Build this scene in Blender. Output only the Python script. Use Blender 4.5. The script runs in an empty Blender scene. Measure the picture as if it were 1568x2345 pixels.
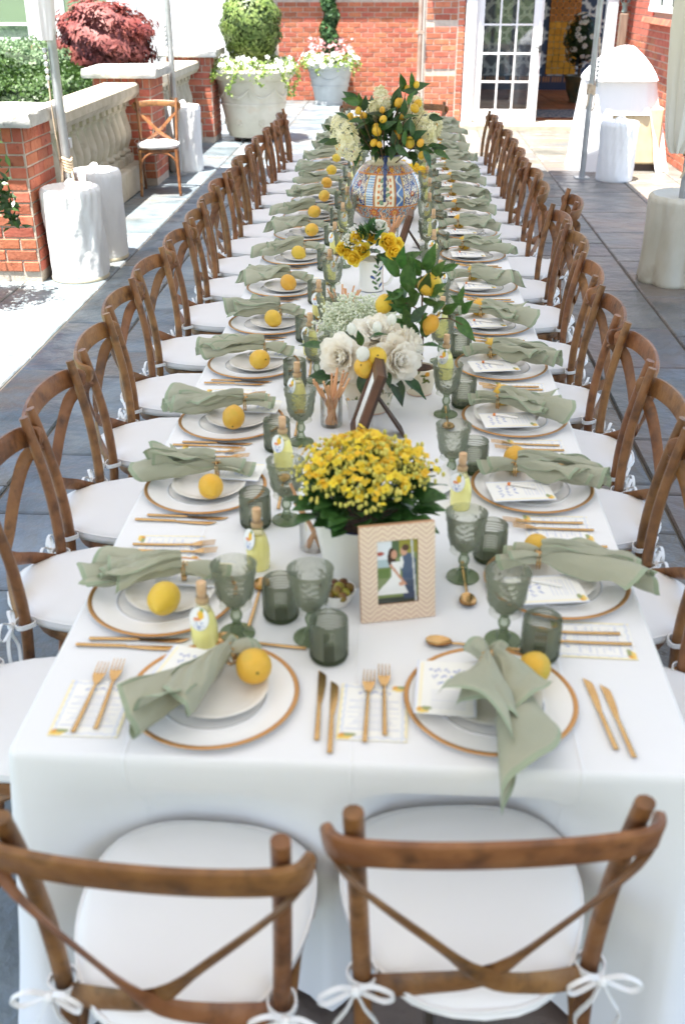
import bpy, bmesh, math, random
import numpy as np
from mathutils import Vector, Matrix

random.seed(7)
rng = np.random.default_rng(11)
PI = math.pi
D2R = math.radians

# ------------------------------------------------------------------ camera, sky, sun, exposure
scene = bpy.context.scene
C = scene.collection
cam_d = bpy.data.cameras.new('camera')
cam = bpy.data.objects.new('camera', cam_d)
C.objects.link(cam)
scene.camera = cam
cam_d.sensor_fit = 'VERTICAL'
cam_d.sensor_height = 36.0
cam_d.lens = 36.0 * 2310.6 / 2345.0
cam_d.clip_start = 0.05
cam_d.clip_end = 2000
cam.location = (0.0576, -1.3759, 1.9846)
cam.rotation_euler = (D2R(90 - 27.731), 0.0, D2R(3.015))
cam_d.dof.use_dof = True
cam_d.dof.focus_distance = 4.6
cam_d.dof.aperture_fstop = 3.2

SUN = Vector((-0.165, -0.21, 1.0)).normalized()      # direction towards the sun
sun_el = math.asin(SUN.z)
sun_az = math.atan2(SUN.x, SUN.y)                    # from +Y, clockwise seen from above
world = bpy.data.worlds.new('World')
scene.world = world
world.use_nodes = True
wn = world.node_tree.nodes
wl = world.node_tree.links
for n in list(wn):
    wn.remove(n)
wo = wn.new('ShaderNodeOutputWorld')
wb = wn.new('ShaderNodeBackground')
sky = wn.new('ShaderNodeTexSky')
sky.sky_type = 'NISHITA'
sky.sun_disc = False
sky.sun_elevation = sun_el
sky.sun_rotation = sun_az
sky.air_density = 1.0
sky.dust_density = 1.6
sky.ozone_density = 1.0
wb.inputs[1].default_value = 0.11
wl.new(sky.outputs[0], wb.inputs[0])
wl.new(wb.outputs[0], wo.inputs[0])

sd = bpy.data.lights.new('sun', 'SUN')
sd.energy = 5.0
sd.angle = D2R(0.5)
sd.color = (1.0, 0.957, 0.90)
so = bpy.data.objects.new('sun', sd)
C.objects.link(so)
so.rotation_euler = SUN.to_track_quat('Z', 'Y').to_euler()
so.location = (-3, -4, 12)

vs = scene.view_settings
vs.view_transform = 'Standard'
vs.look = 'None'
vs.gamma = 1.0
vs.use_curve_mapping = False
vs.exposure = 2.14
scene.cycles.use_denoising = True
scene.cycles.max_bounces = 9
scene.cycles.diffuse_bounces = 5
scene.cycles.transmission_bounces = 8
scene.cycles.transparent_max_bounces = 16
scene.cycles.caustics_reflective = False
scene.cycles.caustics_refractive = False
scene.cycles.sample_clamp_indirect = 6.0

# ------------------------------------------------------------------ materials
def lin(r, g, b):
    f = lambda c: (c / 255 / 12.92) if c / 255 <= 0.04045 else ((c / 255 + 0.055) / 1.055) ** 2.4
    return (f(r), f(g), f(b), 1.0)

def new_mat(name):
    m = bpy.data.materials.new(name)
    m.use_nodes = True
    nt = m.node_tree
    for n in list(nt.nodes):
        nt.nodes.remove(n)
    out = nt.nodes.new('ShaderNodeOutputMaterial')
    return m, nt, out

def pm(name, c1, c2=None, rough=0.6, metal=0.0, scale=8.0, detail=4.0, bump=0.0, bscale=None, rand=0.0, hue=0.0,
       spec=0.5, stretch=None, contrast=(0.35, 0.65), transl=0.0, c3=None, c3scale=40.0, c3pos=(0.55, 0.7), attr=None, sheen=0.0, coat=0.0):
    """principled surface: two colours mixed by noise, optional third in flecks, per-object tint, bump"""
    m, nt, out = new_mat(name)
    N, L = nt.nodes, nt.links
    b = N.new('ShaderNodeBsdfPrincipled')
    b.inputs['Roughness'].default_value = rough
    b.inputs['Metallic'].default_value = metal
    b.inputs['Specular IOR Level'].default_value = spec
    if sheen: b.inputs['Sheen Weight'].default_value = sheen
    if coat:
        b.inputs['Coat Weight'].default_value = coat
        b.inputs['Coat Roughness'].default_value = 0.08
    c1 = c1 if len(c1) == 4 else (*c1, 1)
    tc = N.new('ShaderNodeTexCoord')
    vec = tc.outputs['Object']
    oi = N.new('ShaderNodeObjectInfo')
    add = N.new('ShaderNodeVectorMath'); add.operation = 'ADD'
    mulr = N.new('ShaderNodeVectorMath'); mulr.operation = 'SCALE'
    comb = N.new('ShaderNodeCombineXYZ')
    for i in range(3): L.new(oi.outputs['Random'], comb.inputs[i])
    L.new(comb.outputs[0], mulr.inputs[0]); mulr.inputs['Scale'].default_value = 37.0
    L.new(vec, add.inputs[0]); L.new(mulr.outputs[0], add.inputs[1])
    vec = add.outputs[0]
    if stretch:
        mp = N.new('ShaderNodeVectorMath'); mp.operation = 'MULTIPLY'
        mp.inputs[1].default_value = stretch
        L.new(vec, mp.inputs[0]); vec = mp.outputs[0]
    col = None
    if attr:
        a = N.new('ShaderNodeVertexColor'); a.layer_name = attr
        col = a.outputs['Color']
    if c2 is not None:
        c2 = c2 if len(c2) == 4 else (*c2, 1)
        nz = N.new('ShaderNodeTexNoise'); nz.inputs['Scale'].default_value = scale; nz.inputs['Detail'].default_value = detail
        L.new(vec, nz.inputs['Vector'])
        r = N.new('ShaderNodeValToRGB')
        r.color_ramp.elements[0].position = contrast[0]; r.color_ramp.elements[1].position = contrast[1]
        r.color_ramp.elements[0].color = c1; r.color_ramp.elements[1].color = c2
        L.new(nz.outputs['Fac'], r.inputs['Fac'])
        col = r.outputs['Color']
    if c3 is not None:
        c3 = c3 if len(c3) == 4 else (*c3, 1)
        n3 = N.new('ShaderNodeTexNoise'); n3.inputs['Scale'].default_value = c3scale; n3.inputs['Detail'].default_value = 3
        L.new(vec, n3.inputs['Vector'])
        mr = N.new('ShaderNodeMapRange'); mr.inputs[1].default_value = c3pos[0]; mr.inputs[2].default_value = c3pos[1]
        L.new(n3.outputs['Fac'], mr.inputs[0])
        mx = N.new('ShaderNodeMix'); mx.data_type = 'RGBA'
        L.new(mr.outputs[0], mx.inputs['Factor'])
        if col is None: mx.inputs['A'].default_value = c1
        else: L.new(col, mx.inputs['A'])
        mx.inputs['B'].default_value = c3
        col = mx.outputs['Result']
    if rand or hue:
        hs = N.new('ShaderNodeHueSaturation')
        if col is None: hs.inputs['Color'].default_value = c1
        else: L.new(col, hs.inputs['Color'])
        m1 = N.new('ShaderNodeMapRange'); m1.inputs[3].default_value = 1 - rand; m1.inputs[4].default_value = 1 + rand
        L.new(oi.outputs['Random'], m1.inputs[0]); L.new(m1.outputs[0], hs.inputs['Value'])
        if hue:
            ml = N.new('ShaderNodeMath'); ml.operation = 'MULTIPLY'; ml.inputs[1].default_value = 7.31
            fr = N.new('ShaderNodeMath'); fr.operation = 'FRACT'
            L.new(oi.outputs['Random'], ml.inputs[0]); L.new(ml.outputs[0], fr.inputs[0])
            m2 = N.new('ShaderNodeMapRange'); m2.inputs[3].default_value = 0.5 - hue; m2.inputs[4].default_value = 0.5 + hue
            L.new(fr.outputs[0], m2.inputs[0]); L.new(m2.outputs[0], hs.inputs['Hue'])
        col = hs.outputs['Color']
    if col is None: b.inputs['Base Color'].default_value = c1
    else: L.new(col, b.inputs['Base Color'])
    if bump:
        bn = N.new('ShaderNodeTexNoise'); bn.inputs['Scale'].default_value = bscale or scale * 4; bn.inputs['Detail'].default_value = 5
        L.new(vec, bn.inputs['Vector'])
        bp = N.new('ShaderNodeBump'); bp.inputs['Strength'].default_value = bump; bp.inputs['Distance'].default_value = 0.05 if name.startswith('slate') else 0.01
        L.new(bn.outputs['Fac'], bp.inputs['Height']); L.new(bp.outputs[0], b.inputs['Normal'])
    sh = b.outputs[0]
    if transl:
        t = N.new('ShaderNodeBsdfTranslucent')
        if col is None: t.inputs[0].default_value = c1
        else: L.new(col, t.inputs[0])
        ms = N.new('ShaderNodeMixShader'); ms.inputs[0].default_value = transl
        L.new(sh, ms.inputs[1]); L.new(t.outputs[0], ms.inputs[2]); sh = ms.outputs[0]
    L.new(sh, out.inputs[0])
    return m

def glass_thin(name, tint, edge, rough=0.03, refl=0.6):
    """thin wall of glass: tinted see-through, deeper tint where the wall is seen edge-on, fresnel gloss"""
    m, nt, out = new_mat(name)
    N, L = nt.nodes, nt.links
    tr = N.new('ShaderNodeBsdfTransparent')
    lw = N.new('ShaderNodeLayerWeight'); lw.inputs[0].default_value = 0.35
    mx = N.new('ShaderNodeMix'); mx.data_type = 'RGBA'
    mx.inputs['A'].default_value = (*tint, 1); mx.inputs['B'].default_value = (*edge, 1)
    L.new(lw.outputs['Facing'], mx.inputs['Factor']); L.new(mx.outputs['Result'], tr.inputs[0])
    gl = N.new('ShaderNodeBsdfGlossy'); gl.inputs['Roughness'].default_value = rough
    fr = N.new('ShaderNodeFresnel'); fr.inputs[0].default_value = 1.5
    ml = N.new('ShaderNodeMath'); ml.operation = 'MULTIPLY'; ml.inputs[1].default_value = refl
    L.new(fr.outputs[0], ml.inputs[0])
    ms = N.new('ShaderNodeMixShader')
    L.new(ml.outputs[0], ms.inputs[0]); L.new(tr.outputs[0], ms.inputs[1]); L.new(gl.outputs[0], ms.inputs[2])
    L.new(ms.outputs[0], out.inputs[0])
    return m

def glass_green(name, tint, edge, body, pressed=False):
    """pressed green glass: thin see-through wall mixed with a little milky body colour"""
    m, nt, out = new_mat(name)
    N, L = nt.nodes, nt.links
    tr = N.new('ShaderNodeBsdfTransparent')
    lw = N.new('ShaderNodeLayerWeight'); lw.inputs[0].default_value = 0.42
    mx = N.new('ShaderNodeMix'); mx.data_type = 'RGBA'
    mx.inputs['A'].default_value = (*tint, 1); mx.inputs['B'].default_value = (*edge, 1)
    L.new(lw.outputs['Facing'], mx.inputs['Factor']); L.new(mx.outputs['Result'], tr.inputs[0])
    b = N.new('ShaderNodeBsdfPrincipled'); b.inputs['Base Color'].default_value = (*body, 1)
    b.inputs['Roughness'].default_value = 0.05
    tc = N.new('ShaderNodeTexCoord'); vo = N.new('ShaderNodeTexVoronoi'); vo.inputs['Scale'].default_value = 95.0
    L.new(tc.outputs['Object'], vo.inputs['Vector'])
    bp = N.new('ShaderNodeBump'); bp.inputs['Strength'].default_value = 0.45 if pressed else 0.0; bp.inputs['Distance'].default_value = 0.004
    L.new(vo.outputs['Distance'], bp.inputs['Height']); L.new(bp.outputs[0], b.inputs['Normal'])
    ms = N.new('ShaderNodeMixShader')
    fr = N.new('ShaderNodeFresnel'); fr.inputs[0].default_value = 1.5
    L.new(bp.outputs[0], fr.inputs['Normal']); L.new(bp.outputs[0], lw.inputs['Normal'])
    mr = N.new('ShaderNodeMapRange'); mr.inputs[1].default_value = 0.04; mr.inputs[2].default_value = 1; mr.inputs[3].default_value = 0.09; mr.inputs[4].default_value = 0.75
    L.new(fr.outputs[0], mr.inputs[0])
    L.new(mr.outputs[0], ms.inputs[0]); L.new(tr.outputs[0], ms.inputs[1]); L.new(b.outputs[0], ms.inputs[2])
    L.new(ms.outputs[0], out.inputs[0])
    return m

M = {}
M['brick'] = pm('brick', lin(170, 94, 68), lin(182, 110, 84), rough=0.85, scale=14, bump=0.35, bscale=60, rand=0.26, hue=0.009, c3=lin(118, 56, 42), c3scale=22, c3pos=(0.6, 0.8))
M['mortar'] = pm('mortar', lin(198, 184, 168), lin(178, 165, 150), rough=0.95, scale=20, bump=0.4, bscale=90)
M['capstone'] = pm('capstone', lin(168, 166, 160), lin(192, 190, 184), rough=0.9, scale=9, bump=0.8, bscale=24, c3=lin(120, 118, 110), c3scale=16, c3pos=(0.6, 0.75))
M['limestone'] = pm('limestone', lin(186, 177, 158), lin(170, 160, 140), rough=0.85, scale=7, bump=0.3, bscale=50, c3=lin(150, 140, 120), c3scale=11, c3pos=(0.6, 0.8))
M['slate'] = pm('slate', lin(88, 98, 103), lin(126, 136, 141), rough=0.4, scale=3.2, detail=9, bump=1.0, bscale=5.0, rand=0.2, hue=0.02, c3=lin(118, 112, 102), c3scale=1.7, c3pos=(0.52, 0.75), spec=0.5)
M['slate_grey'] = pm('slate_grey', lin(92, 90, 84), lin(124, 120, 111), rough=0.42, scale=3.2, detail=9, bump=1.0, bscale=5.0, rand=0.16, hue=0.015, c3=lin(126, 112, 98), c3scale=1.6, c3pos=(0.5, 0.7))
M['slate_warm'] = pm('slate_warm', lin(122, 108, 96), lin(108, 104, 100), rough=0.42, scale=2.0, detail=8, bump=1.0, bscale=3.6, rand=0.15, hue=0.02, c3=lin(96, 100, 100), c3scale=1.7, c3pos=(0.5, 0.7))
M['joint'] = pm('joint', lin(96, 90, 82), lin(118, 110, 98), rough=0.95, scale=5, bump=0.3)
M['lawn'] = pm('lawn', lin(84, 98, 58), lin(104, 118, 72), rough=0.9, scale=0.6, detail=8, bump=0.6, bscale=30, c3=lin(70, 84, 48), c3scale=3)
M['white_paint'] = pm('white_paint', lin(226, 226, 224), rough=0.45)
M['white_siding'] = pm('white_siding', lin(222, 222, 220), lin(214, 215, 214), rough=0.6, scale=2)
M['dark_room'] = pm('dark_room', lin(120, 110, 100), rough=0.9)
M['terracotta_floor'] = pm('terracotta_floor', lin(158, 92, 52), lin(132, 74, 42), rough=0.5, scale=3, rand=0.15)
M['tile_yellow'] = pm('tile_yellow', lin(214, 160, 60), lin(200, 142, 46), rough=0.25, scale=9, rand=0.1)
M['rug'] = pm('rug', lin(70, 74, 88), lin(150, 140, 128), rough=0.95, scale=18, detail=3, contrast=(0.45, 0.55))
M['copper_pipe'] = pm('copper_pipe', lin(150, 124, 104), lin(176, 160, 146), rough=0.6, scale=5)
M['post_wood'] = pm('post_wood', lin(112, 92, 76), lin(136, 116, 98), rough=0.8, scale=8, stretch=(8, 8, 0.6))
M['cloth'] = pm('cloth', lin(240, 240, 240), lin(235, 236, 237), rough=0.9, scale=2.2, bump=0.12, bscale=7, sheen=0.1)
def cloth_creases(m):
    nt = m.node_tree; N, L = nt.nodes, nt.links
    pb = N['Principled BSDF']; tc = N.new('ShaderNodeTexCoord'); sp = N.new('ShaderNodeSeparateXYZ')
    L.new(tc.outputs['Object'], sp.inputs[0]); hs = []
    for ax, per in ((0, 0.203),):
        pp = N.new('ShaderNodeMath'); pp.operation = 'PINGPONG'; pp.inputs[1].default_value = per
        L.new(sp.outputs[ax], pp.inputs[0])
        mr = N.new('ShaderNodeMapRange'); mr.interpolation_type = 'SMOOTHSTEP'; mr.inputs[1].default_value = 0.0; mr.inputs[2].default_value = 0.006; mr.inputs[3].default_value = 1; mr.inputs[4].default_value = 0
        L.new(pp.outputs[0], mr.inputs[0]); hs.append(mr.outputs[0])
    ad = N.new('ShaderNodeMath'); ad.operation = 'MULTIPLY'; ad.inputs[1].default_value = 0.5; L.new(hs[0], ad.inputs[0])
    nz = N.new('ShaderNodeTexNoise'); nz.inputs['Scale'].default_value = 5.0; nz.inputs['Detail'].default_value = 6
    L.new(tc.outputs['Object'], nz.inputs['Vector'])
    a2 = N.new('ShaderNodeMath'); a2.operation = 'MULTIPLY_ADD'; a2.inputs[1].default_value = 1.8
    L.new(nz.outputs['Fac'], a2.inputs[0]); L.new(ad.outputs[0], a2.inputs[2])
    bp = N.new('ShaderNodeBump'); bp.inputs['Strength'].default_value = 0.4; bp.inputs['Distance'].default_value = 0.006
    L.new(a2.outputs[0], bp.inputs['Height']); L.new(bp.outputs[0], pb.inputs['Normal'])
cloth_creases(M['cloth'])
M['cushion'] = pm('cushion', lin(238, 236, 234), rough=0.9, bump=0.15, bscale=14)
M['ribbon'] = pm('ribbon', lin(240, 240, 240), rough=0.8)
M['wood'] = pm('wood', lin(118, 77, 44), lin(146, 101, 60), rough=0.4, scale=22, detail=8, bump=0.25, bscale=90, rand=0.16, hue=0.008, c3=lin(80, 52, 31), c3scale=30, c3pos=(0.5, 0.76), stretch=(0.7, 0.7, 0.7), spec=0.5)
M['napkin'] = pm('napkin', lin(188, 188, 166), lin(180, 182, 160), rough=0.9, scale=5, bump=0.25, bscale=120, rand=0.05, transl=0.25)
M['napkin_hem'] = pm('napkin_hem', lin(156, 168, 142), rough=0.9)
M['gold'] = pm('gold', lin(212, 176, 124), lin(200, 160, 108), rough=0.24, metal=0.95, scale=20)
M['gold_rim'] = pm('gold_rim', lin(200, 148, 92), rough=0.35, metal=0.7)
M['charger'] = pm('charger', lin(250, 249, 248), lin(247, 247, 246), rough=0.15, scale=5, spec=0.6)
M['porcelain'] = pm('porcelain', lin(240, 238, 232), rough=0.15)
M['lemon'] = pm('lemon', lin(228, 174, 46), lin(222, 182, 60), rough=0.42, scale=9, bump=0.35, bscale=170, rand=0.07, hue=0.012, c3=lin(188, 172, 56), c3scale=11, c3pos=(0.56, 0.78))
M['lemon_fresh'] = pm('lemon_fresh', lin(232, 200, 60), lin(240, 190, 52), rough=0.42, scale=18, bump=0.25, bscale=170, rand=0.08, hue=0.02)
M['stem_dot'] = pm('stem_dot', lin(110, 100, 40), rough=0.8)
M['green_glass'] = glass_green('green_glass', (0.90, 0.905, 0.865), (0.54, 0.57, 0.50), lin(156, 160, 144)[:3])
M['green_pressed'] = glass_green('green_pressed', (0.945, 0.95, 0.92), (0.63, 0.655, 0.59), lin(166, 169, 154)[:3], True)
M['green_solid'] = glass_green('green_solid', (0.82, 0.86, 0.78), (0.42, 0.49, 0.39), lin(116, 132, 100)[:3])
M['clear_glass'] = glass_thin('clear_glass', (0.995, 0.995, 0.99), (0.93, 0.945, 0.93), refl=0.6)
M['pane'] = glass_thin('pane', (0.82, 0.86, 0.86), (0.6, 0.64, 0.64), refl=1.6)
M['pane_mirror'] = pm('pane_mirror', lin(70, 84, 78), rough=0.03, spec=1.0, coat=1.0)
M['pane_mirror'].node_tree.nodes['Principled BSDF'].inputs['Metallic'].default_value = 0.75
M['pane_mirror'].node_tree.nodes['Principled BSDF'].inputs['Base Color'].default_value = lin(150, 165, 155)
M['limoncello'] = pm('limoncello', lin(246, 238, 150), rough=0.18, coat=0.6)
M['cork'] = pm('cork', lin(222, 186, 146), lin(206, 166, 124), rough=0.9, scale=60, bump=0.3)
M['twine'] = pm('twine', lin(190, 160, 120), rough=0.9)
M['paper'] = pm('paper', lin(244, 243, 238), rough=0.8)
M['print'] = pm('print', (1, 1, 1, 1), rough=0.75, attr='Col')
M['print_gloss'] = pm('print_gloss', (1, 1, 1, 1), rough=0.14, attr='Col', spec=0.6, coat=0.5)
M['wallpaper'] = pm('wallpaper', (1, 1, 1, 1), rough=0.8, attr='Col')
M['photo'] = pm('photo', (1, 1, 1, 1), rough=0.08, attr='Col', spec=0.7)
M['frame_bone'] = pm('frame_bone', (1, 1, 1, 1), rough=0.5, attr='Col')
M['frame_edge'] = pm('frame_edge', lin(196, 150, 116), rough=0.5)
M['dark_wood'] = pm('dark_wood', lin(66, 44, 32), lin(52, 34, 26), rough=0.5, scale=12)
M['enamel'] = pm('enamel', lin(232, 230, 220), rough=0.25)
M['blue_rim'] = pm('blue_rim', lin(44, 58, 108), rough=0.25)
M['soil'] = pm('soil', lin(62, 44, 32), lin(92, 62, 40), rough=0.95, scale=60, bump=0.8)
M['leaf_lemon'] = pm('leaf_lemon', lin(50, 84, 36), lin(74, 108, 48), rough=0.38, scale=7, rand=0.32, hue=0.02, transl=0.15)
M['leaf_dark'] = pm('leaf_dark', lin(34, 64, 34), lin(56, 90, 42), rough=0.4, scale=9, rand=0.35, hue=0.02, transl=0.1)
M['leaf_kal'] = pm('leaf_kal', lin(46, 84, 40), lin(70, 112, 52), rough=0.45, scale=9, rand=0.3, transl=0.25)
M['bark'] = pm('bark', lin(92, 70, 52), lin(112, 86, 62), rough=0.9, scale=20, bump=0.5)
M['yellow_flower'] = pm('yellow_flower', lin(238, 204, 50), lin(244, 214, 66), rough=0.6, scale=30, rand=0.14, hue=0.015, transl=0.25)
M['bud_yellow'] = pm('bud_yellow', lin(222, 206, 104), lin(196, 196, 96), rough=0.6, scale=30)
M['rose_yellow'] = pm('rose_yellow', lin(252, 232, 96), lin(250, 222, 80), rough=0.6, scale=14, rand=0.06, transl=0.5)
M['peony'] = pm('peony', lin(255, 253, 248), lin(255, 248, 234), rough=0.65, scale=9, rand=0.02, transl=0.5)
M['hydrangea'] = pm('hydrangea', lin(248, 244, 220), lin(240, 236, 200), rough=0.7, scale=20, rand=0.05, transl=0.25)
M['white_bloom'] = pm('white_bloom', lin(240, 240, 232), rough=0.7, transl=0.25)
M['gyp'] = pm('gyp', lin(232, 234, 218), lin(214, 222, 190), rough=0.8, scale=30)
M['olive'] = pm('olive', lin(150, 140, 52), lin(120, 70, 44), rough=0.3, scale=20, rand=0.4, hue=0.05)
M['straw'] = pm('straw', lin(222, 172, 128), lin(206, 152, 108), rough=0.6, rand=0.1, scale=30)
M['pouch'] = pm('pouch', lin(236, 232, 224), rough=0.9, bump=0.2, bscale=40)
M['canopy'] = pm('canopy', lin(240, 236, 239), rough=0.6, transl=0.105)
M['canvas'] = pm('canvas', lin(232, 232, 230), lin(226, 226, 224), rough=0.85, scale=4, bump=0.7, bscale=11)
M['canvas_beige'] = pm('canvas_beige', lin(206, 202, 186), lin(194, 190, 172), rough=0.85, scale=3, bump=0.3, bscale=14, c3=lin(160, 146, 120), c3scale=4, c3pos=(0.62, 0.85))
M['curtain'] = pm('curtain', lin(222, 220, 210), rough=0.7, bump=0.2, bscale=9)
M['steel'] = pm('steel', lin(178, 180, 180), lin(160, 162, 162), rough=0.42, metal=0.55, scale=9)
M['rope'] = pm('rope', lin(214, 196, 170), lin(196, 174, 146), rough=0.9, scale=40)
M['box_leaf'] = pm('box_leaf', lin(88, 112, 46), lin(136, 152, 82), rough=0.45, scale=16, c3=lin(48, 70, 30), c3scale=14, transl=0.25)
M['hedge_leaf'] = pm('hedge_leaf', lin(48, 74, 28), lin(76, 102, 44), rough=0.5, scale=5, c3=lin(30, 50, 20), c3scale=9, transl=0.25)
M['hedge_pale'] = pm('hedge_pale', lin(96, 122, 80), lin(124, 146, 108), rough=0.5, scale=5, transl=0.25)
M['ivy_leaf'] = pm('ivy_leaf', lin(50, 84, 50), lin(84, 118, 70), rough=0.35, scale=9, transl=0.25)
M['trail_leaf'] = pm('trail_leaf', lin(140, 158, 76), lin(112, 142, 62), rough=0.5, scale=9, transl=0.25)
M['maple_leaf'] = pm('maple_leaf', lin(126, 60, 54), lin(152, 88, 78), rough=0.55, scale=4, c3=lin(84, 38, 36), c3scale=7, transl=0.25)
M['pink_bloom'] = pm('pink_bloom', lin(232, 176, 178), rough=0.7, transl=0.25)
M['planter_pale'] = pm('planter_pale', lin(214, 206, 188), lin(198, 190, 170), rough=0.8, scale=4, bump=0.25, bscale=30, c3=lin(204, 182, 156), c3scale=5, c3pos=(0.58, 0.8))
M['planter_grey'] = pm('planter_grey', lin(178, 182, 182), lin(192, 196, 196), rough=0.75, scale=5, bump=0.2)
M['iron'] = pm('iron', lin(70, 70, 70), rough=0.5, metal=0.4)
M['lantern_glass'] = glass_thin('lantern_glass', (0.9, 0.92, 0.92), (0.6, 0.65, 0.65))
M['beige_panel'] = pm('beige_panel', lin(208, 192, 158), lin(194, 176, 140), rough=0.7, scale=6, c3=lin(140, 116, 86), c3scale=26, c3pos=(0.66, 0.76))
M['white_stick'] = pm('white_stick', lin(240, 236, 230), rough=0.5)
M['orange_tip'] = pm('orange_tip', lin(220, 130, 60), rough=0.6)
M['urn_glaze'] = pm('urn_glaze', lin(62, 78, 66), lin(120, 104, 70), rough=0.3, scale=6)

# ------------------------------------------------------------------ mesh builder
def catmull(pts, n):
    P = [Vector(p) for p in pts]
    out = []
    k = len(P)
    for i in range(k - 1):
        p0 = P[max(i - 1, 0)]; p1 = P[i]; p2 = P[i + 1]; p3 = P[min(i + 2, k - 1)]
        for j in range(n):
            t = j / n
            out.append(0.5 * ((2 * p1) + (-p0 + p2) * t + (2 * p0 - 5 * p1 + 4 * p2 - p3) * t * t + (-p0 + 3 * p1 - 3 * p2 + p3) * t ** 3))
    out.append(P[-1].copy())
    return out

class MB:
    def __init__(s):
        s.v = []; s.f = []; s.m = []
    def add(s, vs, fs, mi=0):
        o = len(s.v)
        s.v.extend([tuple(p) for p in vs])
        s.f.extend([tuple(i + o for i in f) for f in fs])
        s.m.extend([mi] * len(fs))
        return s
    def box(s, x0, x1, y0, y1, z0, z1, mi=0, ch=0.0):
        if ch <= 0:
            v = [(x, y, z) for z in (z0, z1) for y in (y0, y1) for x in (x0, x1)]
            f = [(0, 2, 3, 1), (4, 5, 7, 6), (0, 1, 5, 4), (2, 6, 7, 3), (0, 4, 6, 2), (1, 3, 7, 5)]
            return s.add(v, f, mi)
        c = ch
        v = []
        for z in (z0, z0 + c, z1 - c, z1):
            k = c if z in (z0, z1) else 0
            a, b, d, e = x0 + k, x1 - k, y0 + k, y1 - k
            v += [(a + c - k, d, z), (b - c + k, d, z), (b, d + c - k, z), (b, e - c + k, z), (b - c + k, e, z), (a + c - k, e, z), (a, e - c + k, z), (a, d + c - k, z)]
        f = []
        for r in range(3):
            for i in range(8):
                j = (i + 1) % 8
                f.append((r * 8 + i, r * 8 + j, r * 8 + 8 + j, r * 8 + 8 + i))
        f.append(tuple(range(7, -1, -1))); f.append(tuple(range(24, 32)))
        return s.add(v, f, mi)
    def obox(s, p, ax, ay, az, hx, hy, hz, mi=0):
        p, ax, ay, az = Vector(p), Vector(ax), Vector(ay), Vector(az)
        v = [p + ax * hx * i + ay * hy * j + az * hz * k for k in (-1, 1) for j in (-1, 1) for i in (-1, 1)]
        f = [(0, 2, 3, 1), (4, 5, 7, 6), (0, 1, 5, 4), (2, 6, 7, 3), (0, 4, 6, 2), (1, 3, 7, 5)]
        return s.add(v, f, mi)
    def sweep(s, pts, r, sides=8, n=4, mi=0, up=None, cap=True, smooth=True):
        """tube along pts; r: number, (rx,ry), or function of t giving (rx,ry)"""
        P = catmull(pts, n) if smooth and len(pts) > 2 else [Vector(p) for p in pts]
        K = len(P)
        T = [(P[min(i + 1, K - 1)] - P[max(i - 1, 0)]).normalized() for i in range(K)]
        u = Vector(up) if up else (Vector((0, 0, 1)) if abs(T[0].z) < 0.9 else Vector((1, 0, 0)))
        vs = []
        for i in range(K):
            t = T[i]
            if not up:
                pass
            a = (u - t * u.dot(t))
            if a.length < 1e-5: a = t.orthogonal()
            a.normalize()
            b = t.cross(a)
            if not up: u = a
            rr = r(i / (K - 1)) if callable(r) else r
            rx, ry = (rr if isinstance(rr, tuple) else (rr, rr))
            for k in range(sides):
                an = 2 * PI * (k + 0.5) / sides
                vs.append(P[i] + b * (math.cos(an) * rx) + a * (math.sin(an) * ry))
        fs = []
        for i in range(K - 1):
            for k in range(sides):
                j = (k + 1) % sides
                fs.append((i * sides + k, i * sides + j, (i + 1) * sides + j, (i + 1) * sides + k))
        if cap:
            fs.append(tuple(range(sides - 1, -1, -1)))
            fs.append(tuple((K - 1) * sides + k for k in range(sides)))
        return s.add(vs, fs, mi)
    def lathe(s, prof, seg=24, c=(0, 0, 0), mi=0, capb=False, capt=False, fn=None):
        vs = []
        for (r, z) in prof:
            for k in range(seg):
                a = 2 * PI * k / seg
                rr = r + (fn(a, z) if fn else 0)
                vs.append((c[0] + rr * math.cos(a), c[1] + rr * math.sin(a), c[2] + z))
        fs = []
        for i in range(len(prof) - 1):
            for k in range(seg):
                j = (k + 1) % seg
                fs.append((i * seg + k, i * seg + j, (i + 1) * seg + j, (i + 1) * seg + k))
        if capb: fs.append(tuple(range(seg - 1, -1, -1)))
        if capt: fs.append(tuple((len(prof) - 1) * seg + k for k in range(seg)))
        return s.add(vs, fs, mi)
    def grid(s, fn, nu, nv, mi=0, mif=None):
        vs = [fn(i / nu, j / nv) for i in range(nu + 1) for j in range(nv + 1)]
        fs = [(i * (nv + 1) + j, (i + 1) * (nv + 1) + j, (i + 1) * (nv + 1) + j + 1, i * (nv + 1) + j + 1) for i in range(nu) for j in range(nv)]
        o = len(s.m)
        s.add(vs, fs, mi)
        if mif:
            q = 0
            for i in range(nu):
                for j in range(nv):
                    s.m[o + q] = mif(i, j); q += 1
        return s
    def ball(s, c, r, seg=10, rings=7, sc=(1, 1, 1), mi=0):
        pr = [(max(1e-4, math.sin(PI * i / rings)) , -math.cos(PI * i / rings)) for i in range(rings + 1)]
        vs = []
        for (a, z) in pr:
            for k in range(seg):
                t = 2 * PI * k / seg
                vs.append((c[0] + r * sc[0] * a * math.cos(t), c[1] + r * sc[1] * a * math.sin(t), c[2] + r * sc[2] * z))
        fs = [(i * seg + k, i * seg + (k + 1) % seg, (i + 1) * seg + (k + 1) % seg, (i + 1) * seg + k) for i in range(rings) for k in range(seg)]
        return s.add(vs, fs, mi)
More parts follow.
